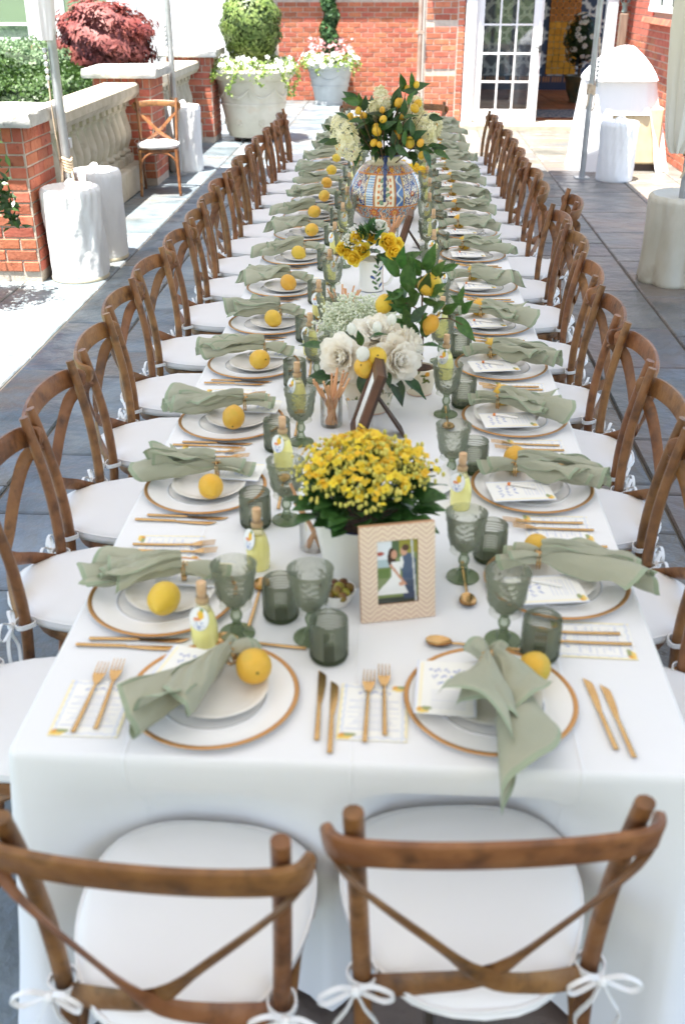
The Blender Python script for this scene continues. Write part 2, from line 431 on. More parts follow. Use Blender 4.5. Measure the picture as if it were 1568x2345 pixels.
    def mesh(s, name, mats, smooth=True, angle=40):
        me = bpy.data.meshes.new(name)
        me.from_pydata(s.v, [], s.f)
        for m in (mats if isinstance(mats, (list, tuple)) else [mats]):
            me.materials.append(M[m] if isinstance(m, str) else m)
        if any(s.m):
            me.polygons.foreach_set('material_index', s.m)
        if smooth:
            me.polygons.foreach_set('use_smooth', [True] * len(s.f))
            if angle: me.set_sharp_from_angle(angle=D2R(angle))
        me.update()
        return me

def obj(name, me, parent=None, loc=(0, 0, 0), rot=(0, 0, 0), scale=(1, 1, 1), label=None, kind=None):
    o = bpy.data.objects.new(name, me)
    C.objects.link(o)
    o.location = loc; o.rotation_euler = rot; o.scale = scale
    if parent: o.parent = parent
    if label: o['label'] = label
    if kind: o['kind'] = kind
    return o

def thing(name, label, cat, loc=(0, 0, 0), rz=0.0, group=None, me=None, rot=None, scale=(1, 1, 1)):
    o = bpy.data.objects.new(name, me)
    C.objects.link(o)
    o.location = loc
    o.rotation_euler = rot if rot else (0, 0, rz)
    o.scale = scale
    o['label'] = label; o['category'] = cat
    if group: o['group'] = group
    return o

def dup(root, loc, rz=0.0, label=None, rot=None, scale=None):
    r = root.copy(); C.objects.link(r)
    r.location = loc; r.rotation_euler = rot if rot else (0, 0, rz)
    if scale: r.scale = scale
    if label: r['label'] = label
    for ch in root.children:
        c = ch.copy(); C.objects.link(c); c.parent = r
        for g in ch.children:
            d = g.copy(); C.objects.link(d); d.parent = c
    return r

def struct(name, me, loc=(0, 0, 0)):
    return obj(name, me, loc=loc, kind='structure')

def set_cols(me, fn):
    """vertex colours (linear) on corners from fn(vertex coordinate array)->rgb array; flat printed pattern"""
    n = len(me.vertices)
    co = np.empty(n * 3, np.float32); me.vertices.foreach_get('co', co); co = co.reshape(-1, 3)
    col = np.ones((n, 4), np.float32); col[:, :3] = fn(co)
    ca = me.color_attributes.new('Col', 'FLOAT_COLOR', 'POINT')
    ca.data.foreach_set('color', col.ravel())

def np_mesh(name, V, F, mat, smooth=False):
    """quads from arrays"""
    me = bpy.data.meshes.new(name)
    me.vertices.add(len(V)); me.vertices.foreach_set('co', np.asarray(V, np.float32).ravel())
    nf, k = F.shape
    me.loops.add(nf * k); me.loops.foreach_set('vertex_index', F.astype(np.int32).ravel())
    me.polygons.add(nf); me.polygons.foreach_set('loop_start', np.arange(0, nf * k, k, dtype=np.int32))
    try: me.polygons.foreach_set('loop_total', np.full(nf, k, np.int32))
    except Exception: pass
    me.materials.append(M[mat])
    me.update(calc_edges=True); me.validate()
    if smooth: me.polygons.foreach_set('use_smooth', [True] * nf)
    return me

def leaf_cloud(name, P, size, mat, outward=None, aspect=0.55, tilt=0.9, seed=0):
    """many leaf-shaped faces (folded rhombs) at points P"""
    r = np.random.default_rng(seed)
    n = len(P)
    d = r.normal(size=(n, 3))
    if outward is not None: d = d * tilt + outward * 1.2
    d /= np.linalg.norm(d, axis=1, keepdims=True) + 1e-9
    w = r.normal(size=(n, 3)); a = np.cross(d, w); a /= np.linalg.norm(a, axis=1, keepdims=True) + 1e-9
    b = np.cross(d, a)
    s = size * r.uniform(0.6, 1.3, (n, 1))
    base = P - a * s * 0.5; tip = P + a * s * 0.5
    l = P + b * s * aspect * 0.5 + d * s * 0.12; q = P - b * s * aspect * 0.5 + d * s * 0.12
    V = np.stack([base, q, tip, l], 1).reshape(-1, 3)
    F = np.arange(n * 4).reshape(n, 4)
    return np_mesh(name, V, F, mat)

def shell_points(n, c, r, seed, inner=0.82, lumps=0.06, zmin=-1.0):
    g = np.random.default_rng(seed)
    d = g.normal(size=(n * 2, 3)); d /= np.linalg.norm(d, axis=1, keepdims=True)
    d = d[d[:, 2] > zmin][:n]
    k = 1 + lumps * (np.sin(d[:, 0:1] * 9 + 1.3 * seed) * np.sin(d[:, 1:2] * 8 + seed) + np.sin(d[:, 2:3] * 11 + d[:, 0:1] * 5))
    rad = g.uniform(inner, 1.0, (len(d), 1)) ** 0.7 * k
    return np.array(c) + d * np.array(r) * rad, d

ORD = ['first', 'second', 'third', 'fourth', 'fifth', 'sixth', 'seventh', 'eighth', 'ninth', 'tenth', 'eleventh', 'twelfth', 'thirteenth', 'fourteenth', 'fifteenth', 'sixteenth', 'seventeenth']

# ------------------------------------------------------------------ ground
b = MB(); b.box(-150, 150, -120, 220, -0.6, -0.06)
struct('lawn', b.mesh('lawn', 'lawn', smooth=False))
TX0, TX1, TY0, TY1 = -3.3, 6.0, -9.0, 19.2
b = MB(); b.box(TX0, TX1, TY0, 22.5, -0.5, -0.014)
terrace = struct('terrace', b.mesh('terrace', 'joint', smooth=False))

def flag_mesh(w, d, seed):
    r = random.Random(seed)
    b = MB(); n = 3
    c = 0.008
    def jit(): return r.uniform(-0.003, 0.003)
    ring = [(-w / 2, -d / 2), (0, -d / 2 + jit()), (w / 2, -d / 2), (w / 2 + jit(), 0), (w / 2, d / 2), (0, d / 2 + jit()), (-w / 2, d / 2), (-w / 2 + jit(), 0)]
    v = [(x, y, -0.03) for x, y in ring] + [(x, y, -c) for x, y in ring] + [(x * (1 - c * 2 / w), y * (1 - c * 2 / d), jit() * 0.4) for x, y in ring]
    f = []
    for k in range(2):
        for i in range(8):
            j = (i + 1) % 8; f.append((k * 8 + i, k * 8 + j, k * 8 + 8 + j, k * 8 + 8 + i))
    f.append(tuple(range(16, 24)))
    b.add(v, f)
    return b
def flagstones():
    """rows of random ashlar slabs running along the terrace"""
    rr = random.Random(5)
    cnt = 0
    x = TX0
    cols = []
    while x < 3.45:
        w = rr.choice([0.46, 0.6, 0.6, 0.75])
        cols.append((x, min(w, 3.5 - x + 0.2))); x += w
    for ci, (x, w) in enumerate(cols):
        y = TY0 - rr.uniform(0, 0.5)
        while y < 19.0:
            d = rr.choice([0.45, 0.6, 0.75, 0.9, 1.05])
            cx, cy = x + w / 2, y + d / 2
            if not (y > 15.0 and x > 0.2) and cy > -0.8 and not (-0.35 < cx < 0.35 and 0.3 < cy < 7):
                warm = (cx > 1.0 and rr.random() < 0.34) or rr.random() < 0.08
                me = flag_mesh(w - 0.014, d - 0.014, cnt).mesh('flagstone', 'slate_warm' if warm else ('slate' if cx < 0.3 else 'slate_grey'), angle=30)  # bluer slabs towards the balustrade put the sky's reflection into the colour
                o = obj('flagstone', me, terrace, (cx, cy, 0), (rr.uniform(-0.0015, 0.0015), rr.uniform(-0.0015, 0.0015), 0))
                cnt += 1
            y += d
    return cnt
NFLAG = flagstones()

# ------------------------------------------------------------------ bricks
BL, BH, BD = 0.235, 0.083, 0.1
_brick_cache = {}
def brick_mesh(l, h, d, k=0):
    key = (round(l, 3), round(h, 3), round(d, 3), k)
    if key not in _brick_cache:
        r = random.Random(hash(key) & 0xffff)
        b = MB(); b.box(-l / 2, l / 2, -d / 2, d / 2, -h / 2, h / 2, ch=0.004)
        b.v = [(x + r.uniform(-.0012, .0012), y + r.uniform(-.0015, .0015), z + r.uniform(-.0012, .0012)) for x, y, z in b.v]
        _brick_cache[key] = b.mesh('brick', 'brick', smooth=False)
    return _brick_cache[key]

def brick_face(parent, origin, ux, nrm, length, z0, z1, limit=300, proud=0.008, joint=0.013, skip=None, offset=0.0, z_base=0.0, endcut=True):
    """individual stretcher bricks on a wall face; ux along the face, nrm outward (axis-aligned); returns rest for a joined mesh"""
    rest = []
    rz = math.atan2(ux[1], ux[0])
    n = 0
    items = []
    nz = int(round((z1 - z0) / BH))
    for c in range(nz):
        z = z0 + (c + 0.5) * BH
        x = -BL * (0.5 if c % 2 else 0.0) - offset
        while x < length - 0.02:
            a, e = max(x, 0.0), min(x + BL, length)
            if e - a > 0.05:
                items.append((z, (a + e) / 2, e - a))
            x += BL
    for i, (z, m, l) in enumerate(items):
        off = 0.0
        if skip:
            s = skip(z, m)
            if s is None: continue
            off = s
        px = origin[0] + ux[0] * m + nrm[0] * (proud - BD / 2 + off + random.uniform(-.0015, .0015))
        py = origin[1] + ux[1] * m + nrm[1] * (proud - BD / 2 + off + random.uniform(-.0015, .0015))
        loc = (px, py, origin[2] + z + z_base)
        if n < limit:
            obj('brick', brick_mesh(l - joint, BH - joint, BD, i % 3), parent, loc, (0, random.uniform(-.004, .004), rz + random.uniform(-.003, .003)))
            n += 1
        else:
            rest.append((loc, l - joint, rz))
    return rest

def rest_bricks(rest, parent):
    if not rest: return
    b = MB()
    for loc, l, rz in rest:
        ax = (math.cos(rz), math.sin(rz), 0); ay = (-math.sin(rz), math.cos(rz), 0)
        b.obox(loc, ax, ay, (0, 0, 1), l / 2, BD / 2, (BH - 0.012) / 2)
    obj('brick_course', b.mesh('brick_course', 'brick', smooth=False), parent, kind='stuff')

# ------------------------------------------------------------------ house at the back
house = thing('brick_house', 'red brick house wing with white french doors and overhanging eave at the far end', 'house', (0, 0, 0))
b = MB()
b.box(-2.6, 0.46, 19.0, 19.3, -0.1, 2.9)
b.box(0.4, 0.97, 15.2, 19.1, -0.1, 2.9)
b.box(0.97, 3.45, 15.25, 15.45, 2.34, 2.9)
b.box(3.17, 3.62, 15.2, 15.5, -0.1, 2.9)
obj('wall', b.mesh('wall', 'mortar', smooth=False), house)
b = MB(); b.box(3.385, 3.7, 10.6, 15.2, -0.1, 2.9)
side_wall = thing('brick_side_wall', 'red brick house wall with a window over a brick sill, behind the draped cart', 'wall', (0, 0, 0))
obj('wall', b.mesh('side_wall', 'mortar', smooth=False), side_wall)
b = MB()
b.box(-2.8, 0.45, 18.67, 19.6, 2.9, 3.0); b.box(0.3, 3.45, 14.88, 19.6, 2.9, 3.0)
obj('eave', b.mesh('eave', 'white_paint', smooth=False), house)
b = MB()
b.add([(-2.8, 18.66, 3.0), (0.45, 18.66, 3.0), (0.45, 22.5, 4.6), (-2.8, 22.5, 4.6), (0.3, 14.87, 3.0), (3.8, 14.87, 3.0), (3.8, 22.5, 5.4), (0.3, 22.5, 5.4)], [(0, 1, 2, 3), (4, 5, 6, 7)])
obj('roof', b.mesh('roof', pm('roof_shingle', lin(96, 92, 90), lin(112, 108, 104), rough=0.9, scale=6), smooth=False), house)
rest = brick_face(house, (-2.2, 19.0, 0), (1, 0), (0, -1), 2.62, 0.0, 20 * BH)
def bands(z, m):
    d = (z - 0.15) / 0.664
    return -0.055 if abs(d - round(d)) * 0.664 < BH * 0.5 else 0.0
rest += brick_face(house, (0.42, 15.2, 0), (1, 0), (0, -1), 0.46, 0.07, 0.07 + 22 * BH, limit=80, skip=bands)
rest += brick_face(house, (0.885, 15.2, 0), (1, 0), (0, -1), 0.11, 0.0, 22 * BH, limit=30, proud=0.004)
rest += brick_face(house, (3.19, 15.2, 0), (1, 0), (0, -1), 0.2, 0.6, 22 * BH, limit=40)
rest_bricks(rest, house)
def win_gap(z, m):
    y = 15.2 - m
    return None if (z > 1.5 and 11.2 < y < 13.75) else 0.0
rest = brick_face(side_wall, (3.385, 15.2, 0), (0, -1), (-1, 0), 4.4, 0.0, 24 * BH, limit=300, skip=win_gap)
rest_bricks(rest, side_wall)
for i in range(30):          # rowlock sill under the side window
    y = 13.8 - 0.045 - i * 0.0875
    obj('sill_brick', brick_mesh(0.2, 0.075, 0.16, 5), side_wall, (3.36, y, 1.52), (0, D2R(12), 0))
wnd = obj('window', MB().box(3.30, 3.42, 11.25, 13.7, 1.64, 1.70).box(3.31, 3.42, 13.6, 13.7, 1.7, 2.9).box(3.31, 3.42, 11.25, 11.35, 1.7, 2.9).box(3.32, 3.4, 12.93, 12.98, 1.7, 2.9).box(3.32, 3.4, 12.2, 12.25, 1.7, 2.9).mesh('window', 'white_paint', smooth=False), side_wall)
for y0, y1 in ((12.98, 13.6), (12.25, 12.93), (11.35, 12.2)):
    obj('pane', MB().box(3.372, 3.38, y0, y1, 1.7, 2.9).mesh('pane', 'pane_mirror', smooth=False), wnd)
# door casing, threshold, doors
b = MB()
b.box(1.0, 1.155, 15.13, 15.3, 0.08, 2.36, ch=0.01); b.box(3.03, 3.185, 15.13, 15.3, 0.08, 2.36, ch=0.01); b.box(0.98, 3.2, 15.12, 15.3, 2.36, 2.54, ch=0.01)
obj('door_casing', b.mesh('door_casing', 'white_paint', smooth=False), house)
b = MB(); b.box(0.98, 3.25, 14.86, 15.5, -0.02, 0.075, ch=0.012)
obj('threshold', b.mesh('threshold', 'limestone', smooth=False), house)
b = MB()
b.box(1.16, 1.27, 15.2, 15.25, 0.085, 2.35); b.box(1.99, 2.13, 15.2, 15.25, 0.085, 2.35); b.box(1.27, 1.99, 15.2, 15.25, 0.085, 0.26); b.box(1.27, 1.99, 15.2, 15.25, 2.2, 2.35)
b.box(1.20, 1.22, 15.185, 15.2, 0.12, 2.3); b.box(2.08, 2.1, 15.185, 15.2, 0.12, 2.3)
door = obj('french_door', b.mesh('french_door', 'white_paint', smooth=False), house)
b = MB()
for i in range(1, 3): b.box(1.27 + 0.24 * i - 0.013, 1.27 + 0.24 * i + 0.013, 15.205, 15.245, 0.26, 2.2)
for i in range(1, 5): b.box(1.27, 1.99, 15.207, 15.243, 0.26 + 0.388 * i - 0.013, 0.26 + 0.388 * i + 0.013)
obj('glazing_bar', b.mesh('glazing_bar', 'white_paint', smooth=False), door)
pane_me = MB().box(-0.107, 0.107, -0.002, 0.002, -0.181, 0.181).mesh('pane', 'pane', smooth=False)
for i in range(3):
    for j in range(5):
        obj('pane', pane_me, door, (1.27 + 0.24 * (i + .5), 15.225, 0.26 + 0.388 * (j + .5)))
b = MB(); b.box(2.09, 2.13, 15.16, 15.199, 1.05, 1.15); b.sweep([(2.1, 15.17, 1.12), (2.1, 15.13, 1.12), (2.03, 15.13, 1.12)], 0.009, 6, 1)
obj('handle', b.mesh('handle', 'iron'), door)
# interior room
b = MB()
b.add([(0.98, 15.5, 0.07), (6.2, 15.5, 0.07), (6.2, 20.6, 0.07), (0.98, 20.6, 0.07)], [(0, 1, 2, 3)])
ifl = struct('room_floor', b.mesh('room_floor', 'terracotta_floor', smooth=False))
b = MB()
b.box(0.9, 6.3, 20.62, 20.8, 0, 3.0); b.box(0.975, 1.0, 15.5, 20.62, 0, 3.0); b.box(0.9, 4.4, 15.46, 20.8, 2.95, 3.05); b.box(3.63, 6.3, 15.46, 15.5, 0, 3.0)
iw = struct('room_wall', b.mesh('room_wall', 'dark_room', smooth=False))
for ix in range(8):
    for iy in range(8):
        x = 1.4 + ix * 0.3; y = 15.9 + iy * 0.6 * 0.9
        obj('floor_tile', MB().box(-0.145, 0.145, -0.26, 0.26, 0, 0.006).mesh('floor_tile', 'terracotta_floor', smooth=False) if (ix + iy == 0) else bpy.data.meshes['floor_tile'], ifl, (x, y, 0.0705))
# quatrefoil wallpaper: flat print
def wallpaper_cols(co):
    x = (co[:, 0] - 2.9) / 0.42; z = (co[:, 2]) / 0.42
    d = np.full(len(x), 9.0)
    for sx, sz in ((0, 0), (0.5, 0.5)):
        fx = (x + sx) % 1.0 - 0.5; fz = (z + sz) % 1.0 - 0.5
        for ox, oz in ((0.17, 0), (-0.17, 0), (0, 0.17), (0, -0.17)):
            pass
        q = np.minimum.reduce([np.hypot(fx - ox, fz - oz) for ox, oz in ((0.16, 0), (-0.16, 0), (0, 0.16), (0, -0.16))])
        d = np.minimum(d, np.abs(q - 0.205))
    w = d < 0.05
    base = np.array(lin(58, 74, 98)[:3]); line = np.array(lin(206, 212, 212)[:3])
    c = np.where(w[:, None], line, base)
    return c
b = MB(); b.grid(lambda u, v: (1.0 + 5.0 * u, 20.6, 0.3 + 2.5 * v), 240, 120)
me = b.mesh('wallpaper', 'wallpaper', smooth=False); set_cols(me, wallpaper_cols)
obj('wallpaper', me, iw)
ty = MB().box(-0.055, 0.055, -0.006, 0.006, -0.055, 0.055, ch=0.003).mesh('wall_tile', 'tile_yellow', smooth=False)
for ix in range(5):
    for iz in range(8):
        obj('wall_tile', ty, iw, (2.98 + ix * 0.118, 20.59, 0.41 + iz * 0.118))
def otile(co):
    r = np.hypot(co[:, 0], co[:, 2]) / 0.055
    a = np.arctan2(co[:, 2], co[:, 0])
    c = np.tile(np.array(lin(204, 132, 52)[:3]), (len(r), 1))
    c[np.abs(r - 0.55) < 0.13] = lin(52, 46, 44)[:3]
    c[r < 0.22] = lin(70, 60, 44)[:3]
    c[r > 1.2] = lin(40, 40, 50)[:3]
    return c
me = MB().grid(lambda u, v: (-0.055 + .11 * u, -0.006, -0.055 + .11 * v), 12, 12).mesh('patterned_tile', 'print', smooth=False)
set_cols(me, otile)
for ix in range(5):
    for iz in range(9):
        obj('patterned_tile', me, iw, (2.98 + ix * 0.118, 20.588, 1.355 + iz * 0.118))
def dado(co):
    t = np.sin(co[:, 0] * 2 * PI / 0.118)
    c = np.where((np.abs(co[:, 2] - 0.26) < 0.05)[:, None] & (np.abs(t) < 0.6)[:, None], np.array(lin(196, 130, 70)[:3]), np.array(lin(54, 60, 80)[:3]))
    return c
me = MB().grid(lambda u, v: (1.0 + 5.2 * u, 20.585, 0.07 + .26 * v), 200, 8).mesh('dado_band', 'print', smooth=False); set_cols(me, dado)
obj('dado_band', me, iw)
rug = thing('rug', 'grey patterned rug on the tile floor just inside the open door', 'rug', (2.75, 16.35, 0.078), me=MB().box(-0.6, 0.6, -0.55, 0.55, 0, 0.01, ch=0.003).mesh('rug', 'rug', smooth=False))

# downpipe and lamp post
b = MB(); b.sweep([(0, 0, 0.03), (0, 0, 2.9)], (0.045, 0.035), 8, 1)
for z in (0.5, 1.3, 2.2): b.box(-0.06, 0.06, -0.045, 0.05, z, z + 0.04)
thing('downpipe', 'brownish rain downpipe beside the brick pilaster left of the door', 'pipe', (0.335, 15.16, 0), me=b.mesh('downpipe', 'copper_pipe'))
lp = thing('lamp_post', 'brown lamp post with a glass lantern in the brick corner behind the draped cart', 'lamp', (3.24, 14.95, 0))
b = MB(); b.box(-0.055, 0.055, -0.055, 0.055, 0, 1.58, ch=0.008); obj('post', b.mesh('post', 'post_wood', smooth=False), lp)
b = MB(); b.lathe([(0.02, 1.58), (0.045, 1.6), (0.035, 1.66), (0.05, 1.7), (0.06, 1.72)], 10)
for k in range(6):
    a = k * PI / 3; b.sweep([(0.06 * math.cos(a), 0.06 * math.sin(a), 1.72), (0.15 * math.cos(a), 0.15 * math.sin(a), 2.05)], 0.008, 4, 1)
b.lathe([(0.17, 2.05), (0.1, 2.15), (0.02, 2.22)], 6, capt=True)
obj('lantern_frame', b.mesh('lantern_frame', pm('verdigris', lin(120, 136, 128), rough=0.6)), lp)
b = MB(); b.lathe([(0.058, 1.72), (0.146, 2.05)], 6); obj('lantern_glass', b.mesh('lantern_glass', 'lantern_glass', smooth=False), lp)

# ------------------------------------------------------------------ white garden wing on the left
gw = thing('white_house_wing', 'white sided house wing with tall windows behind the red maple', 'house', (0, 0, 0))
b = MB(); b.box(-4.2, -2.6, 16.0, 19.6, -0.2, 3.2); b.box(-9.0, -4.2, 16.35, 19.6, -0.2, 3.2)
obj('wall', b.mesh('wing_wall', 'white_siding', smooth=False), gw)
for i in range(6):
    z0 = 0.35 + 0.415 * i
    obj('siding_board', MB().box(-4.05, -2.61, 15.975, 15.999, z0, z0 + 0.408).mesh('siding_board', 'white_siding', smooth=False), gw)
obj('corner_board', MB().box(-4.23, -4.06, 15.96, 16.3, -0.2, 3.2, ch=0.006).mesh('corner_board', 'white_paint', smooth=False), gw)
for x0, x1 in ((-6.9, -5.92), (-5.78, -5.46), (-5.3, -4.6)):
    w = obj('window', MB().box(x0 - 0.07, x0, 16.28, 16.36, 1.18, 2.9).box(x1, x1 + 0.07, 16.28, 16.36, 1.18, 2.9).box(x0 - 0.07, x1 + 0.07, 16.26, 16.36, 1.1, 1.18).mesh('window', 'white_paint', smooth=False), gw)
    obj('pane', MB().box(x0, x1, 16.31, 16.33, 1.18, 2.9).mesh('pane', 'pane_mirror', smooth=False), w)
    obj('glazing_bar', MB().box(x0, x1, 16.295, 16.335, 1.36, 1.40).mesh('glazing_bar', 'white_paint', smooth=False), w)
for i in range(40):
    obj('sill_brick', brick_mesh(0.1, 0.08, 0.16, 6), gw, (-8.0 + i * 0.09, 16.3, 1.04), (0, 0, PI / 2))

# ------------------------------------------------------------------ brick piers and balustrades
def stone_cap(w, d, h, seed):
    r = random.Random(seed); b = MB()
    n = 10
    ring = []
    for sx, sy, ex, ey in ((-1, -1, 1, -1), (1, -1, 1, 1), (1, 1, -1, 1), (-1, 1, -1, -1)):
        for k in range(n):
            t = k / n; ring.append(((sx + (ex - sx) * t) * w / 2, (sy + (ey - sy) * t) * d / 2))
    K = len(ring); vs = []
    for li, (z, s) in enumerate(((0, 0.985), (h * .2, 1.0), (h * .55, 1.004), (h * .85, 0.998), (h, 0.985))):
        for (x, y) in ring:
            j = 0.006 if 0 < li < 4 else 0.004
            vs.append((x * s + r.uniform(-j, j), y * s + r.uniform(-j, j), z + (r.uniform(-.004, .004) if li else 0)))
    fs = [(i * K + k, i * K + (k + 1) % K, (i + 1) * K + (k + 1) % K, (i + 1) * K + k) for i in range(4) for k in range(K)]
    fs.append(tuple(range(4 * K, 5 * K))); fs.append(tuple(range(K - 1, -1, -1)))
    return b.add(vs, fs).mesh('cap_stone', 'capstone', angle=25)

def pier(cx, y0, label, seed, w=0.62, d=0.62, h=1.09):
    p = thing('brick_pier', label, 'pier', (cx, y0 + d / 2, 0), group='brick piers of the balustrade')
    g = 0.012
    obj('core', MB().box(-w / 2 + g, w / 2 - g, -d / 2 + g, d / 2 - g, -0.05, h).mesh('core', 'mortar', smooth=False), p)
    top = h - 0.105
    nc = int(top / BH); z0 = top - nc * BH
    for (o, ux, nn, L, off) in (((-w / 2 + g, -d / 2 + g, 0), (1, 0), (0, -1), w - 2 * g, 0.0), ((w / 2 - g, -d / 2 + g, 0), (0, 1), (1, 0), d - 2 * g, 0.11),
                                ((w / 2 - g, d / 2 - g, 0), (-1, 0), (0, 1), w - 2 * g, 0.0), ((-w / 2 + g, d / 2 - g, 0), (0, -1), (-1, 0), d - 2 * g, 0.11)):
        brick_face(p, o, ux, nn, L, z0, top, limit=75, offset=off)
        k = 8; s = L / k
        rz = math.atan2(ux[1], ux[0])
        for i in range(k):
            m = (i + .5) * s
            obj('brick', brick_mesh(s - 0.013, 0.092, BD, 7), p, (o[0] + ux[0] * m + nn[0] * (0.012 - BD / 2), o[1] + ux[1] * m + nn[1] * (0.012 - BD / 2), h - 0.054), (0, 0, rz))
    obj('cap_stone', stone_cap(w + 0.16, d + 0.16, 0.09, seed), p, (0, 0, h + 0.001))
    return p
PX = -2.865
pier(PX, 5.95, 'brick pier with stone cap and hanging greenery, closest to the table head', 3)
pier(PX, 9.97, 'brick pier with stone cap behind the single natural wood chair', 4)
pier(PX + 0.08, 13.3, 'brick pier with stone cap beside the boxwood planter', 8)

bal_prof = [(0.045, 0.0), (0.062, 0.012), (0.066, 0.03), (0.05, 0.05), (0.043, 0.062), (0.05, 0.08), (0.075, 0.14), (0.088, 0.2), (0.084, 0.26), (0.066, 0.33), (0.048, 0.4), (0.042, 0.43), (0.055, 0.445), (0.06, 0.46), (0.05, 0.47)]
bal_me = None
def balustrade(y0, y1, x, label):
    global bal_me
    t = thing('balustrade', label, 'balustrade', (x, (y0 + y1) / 2, 0), group='limestone balustrades of the terrace')
    h = (y1 - y0) / 2
    b = MB()
    k = max(2, int((y1 - y0) / 0.85)); s = 2 * h / k
    for i in range(k): obj('plinth_block', MB().box(-0.18, 0.18, -h + i * s + 0.003, -h + (i + 1) * s - 0.003, 0, 0.27, ch=0.012).mesh('plinth_block', 'limestone', smooth=False), t)
    b = MB()
    sec = [(-0.14, 0.9), (-0.17, 0.94), (-0.185, 0.955), (-0.185, 1.03), (-0.165, 1.05), (0.165, 1.05), (0.185, 1.03), (0.185, 0.955), (0.17, 0.94), (0.14, 0.9)]
    n = len(sec)
    vs = [(px, yy, pz) for yy in (-h, h) for px, pz in sec]
    b.add(vs, [(i, (i + 1) % n, n + (i + 1) % n, n + i) for i in range(n)] + [tuple(range(n)), tuple(range(2 * n - 1, n - 1, -1))])
    obj('top_rail', b.mesh('top_rail', 'limestone', smooth=False), t)
    if bal_me is None:
        bb = MB(); bb.box(-0.075, 0.075, -0.075, 0.075, 0.27, 0.355, ch=0.006)
        bb.lathe([(r, 0.355 + z) for r, z in bal_prof], 16)
        bb.box(-0.065, 0.065, -0.065, 0.065, 0.825, 0.9, ch=0.005)
        bal_me = bb.mesh('baluster', 'limestone', angle=35)
    nb = int(round(2 * h / 0.225))
    for i in range(nb):
        obj('baluster', bal_me, t, (0, -h + (i + .5) * 2 * h / nb, 0), (0, 0, 0))
balustrade(6.57, 9.97, PX, 'limestone balustrade behind the white weight barrels, nearer of the two')
balustrade(10.59, 13.3, PX + 0.04, 'limestone balustrade between the chair pier and the planter pier')

# ------------------------------------------------------------------ garden
def solid_core(c, r, seed, mat):
    b = MB(); b.ball(c, 1.0, 16, 10, r)
    return b.mesh('core', mat)
def hedge(x0, x1, y0, y1, z1, n, size, mat, label, seed, z0=-0.05):
    t = thing('hedge', label, 'hedge', ((x0 + x1) / 2, (y0 + y1) / 2, z0))
    g = np.random.default_rng(seed)
    w, d, h = x1 - x0, y1 - y0, z1 - z0
    u = g.uniform(-1, 1, (n, 3))
    ax = g.choice(3, n, p=[0.25, 0.3, 0.45])
    for k in range(3):
        s = ax == k
        u[s, k] = np.where(k == 2, 1.0, np.sign(u[s, k]))
    P = u * np.array([w / 2, d / 2, h / 2]); P[:, 2] += h / 2
    lump = 0.07 * (np.sin(P[:, 0] * 7 + seed) * np.sin(P[:, 1] * 6 + 1) + np.sin(P[:, 2] * 8 + P[:, 0] * 4))
    O = u / np.linalg.norm(u, axis=1, keepdims=True)
    P = P * np.array([1, 1, 1]) + O * (lump[:, None] + g.uniform(-0.09, 0.03, (n, 1)))
    o = obj('foliage', leaf_cloud('foliage', P, size, mat, O, seed=seed), t, kind='stuff')
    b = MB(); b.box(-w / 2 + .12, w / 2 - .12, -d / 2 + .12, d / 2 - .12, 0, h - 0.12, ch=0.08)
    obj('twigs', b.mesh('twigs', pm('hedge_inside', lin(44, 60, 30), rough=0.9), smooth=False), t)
    return t
hedge(-4.55, -3.45, 9.6, 12.0, 1.0, 12000, 0.055, 'hedge_leaf', 'clipped green boxwood hedge behind the second balustrade pier', 2)
hedge(-7.0, -4.3, 9.0, 10.9, 1.16, 14000, 0.055, 'hedge_leaf', 'broad clipped green boxwood hedge below the tall windows', 3)
hedge(-8.0, -4.3, 12.6, 14.2, 1.2, 14000, 0.055, 'hedge_pale', 'pale grey-green shrub hedge under the brick window sill', 4)
mp = thing('maple_tree', 'red leaved japanese maple in front of the white house wing', 'tree', (-3.98, 13.6, -0.06))
b = MB()
b.sweep([(0, 0, 0), (0.03, 0, 0.35), (0, 0.02, 0.7)], lambda t: 0.07 - 0.02 * t, 8)
for k in range(9):
    a = k * 2.4; r = 0.5 + 0.05 * (k % 3)
    b.sweep([(0, 0.02, 0.6), (0.3 * math.cos(a), 0.3 * math.sin(a), 1.0), (r * math.cos(a), r * math.sin(a), 1.3 + 0.07 * (k % 4))], lambda t: 0.03 * (1 - .75 * t), 6, 3)
obj('trunk', b.mesh('trunk', 'bark'), mp)
P, d = shell_points(11000, (0, 0, 1.3), (0.66, 0.66, 0.56), 5, inner=0.4, lumps=0.13)
obj('crown', leaf_cloud('crown', P, 0.095, 'maple_leaf', d * 0.6 + np.array([0, 0, 0.5]), aspect=0.35, seed=5), mp, kind='stuff')
P, d = shell_points(2400, (0.1, -0.1, 0.35), (0.62, 0.6, 0.42), 6, inner=0.6)
shrub = thing('shrub', 'dark green low shrub growing under the red maple', 'shrub', (-3.9, 13.4, -0.06))
obj('foliage', leaf_cloud('foliage', P, 0.06, 'ivy_leaf', d, seed=6), shrub, kind='stuff')

def flower_disc(me_name, n, r, mat, cup=0.3, seed=0):
    b = MB()
    for k in range(n):
        a = 2 * PI * k / n
        c, s = math.cos(a), math.sin(a)
        def pt(t, w, z): return (c * t * r - s * w * r, s * t * r + c * w * r, z * r)
        b.add([pt(0.05, 0, 0), pt(0.55, -0.33, cup * .5), pt(1.0, 0, cup), pt(0.55, 0.33, cup * .5)], [(0, 1, 2, 3)])
    return b.mesh(me_name, mat, smooth=False)

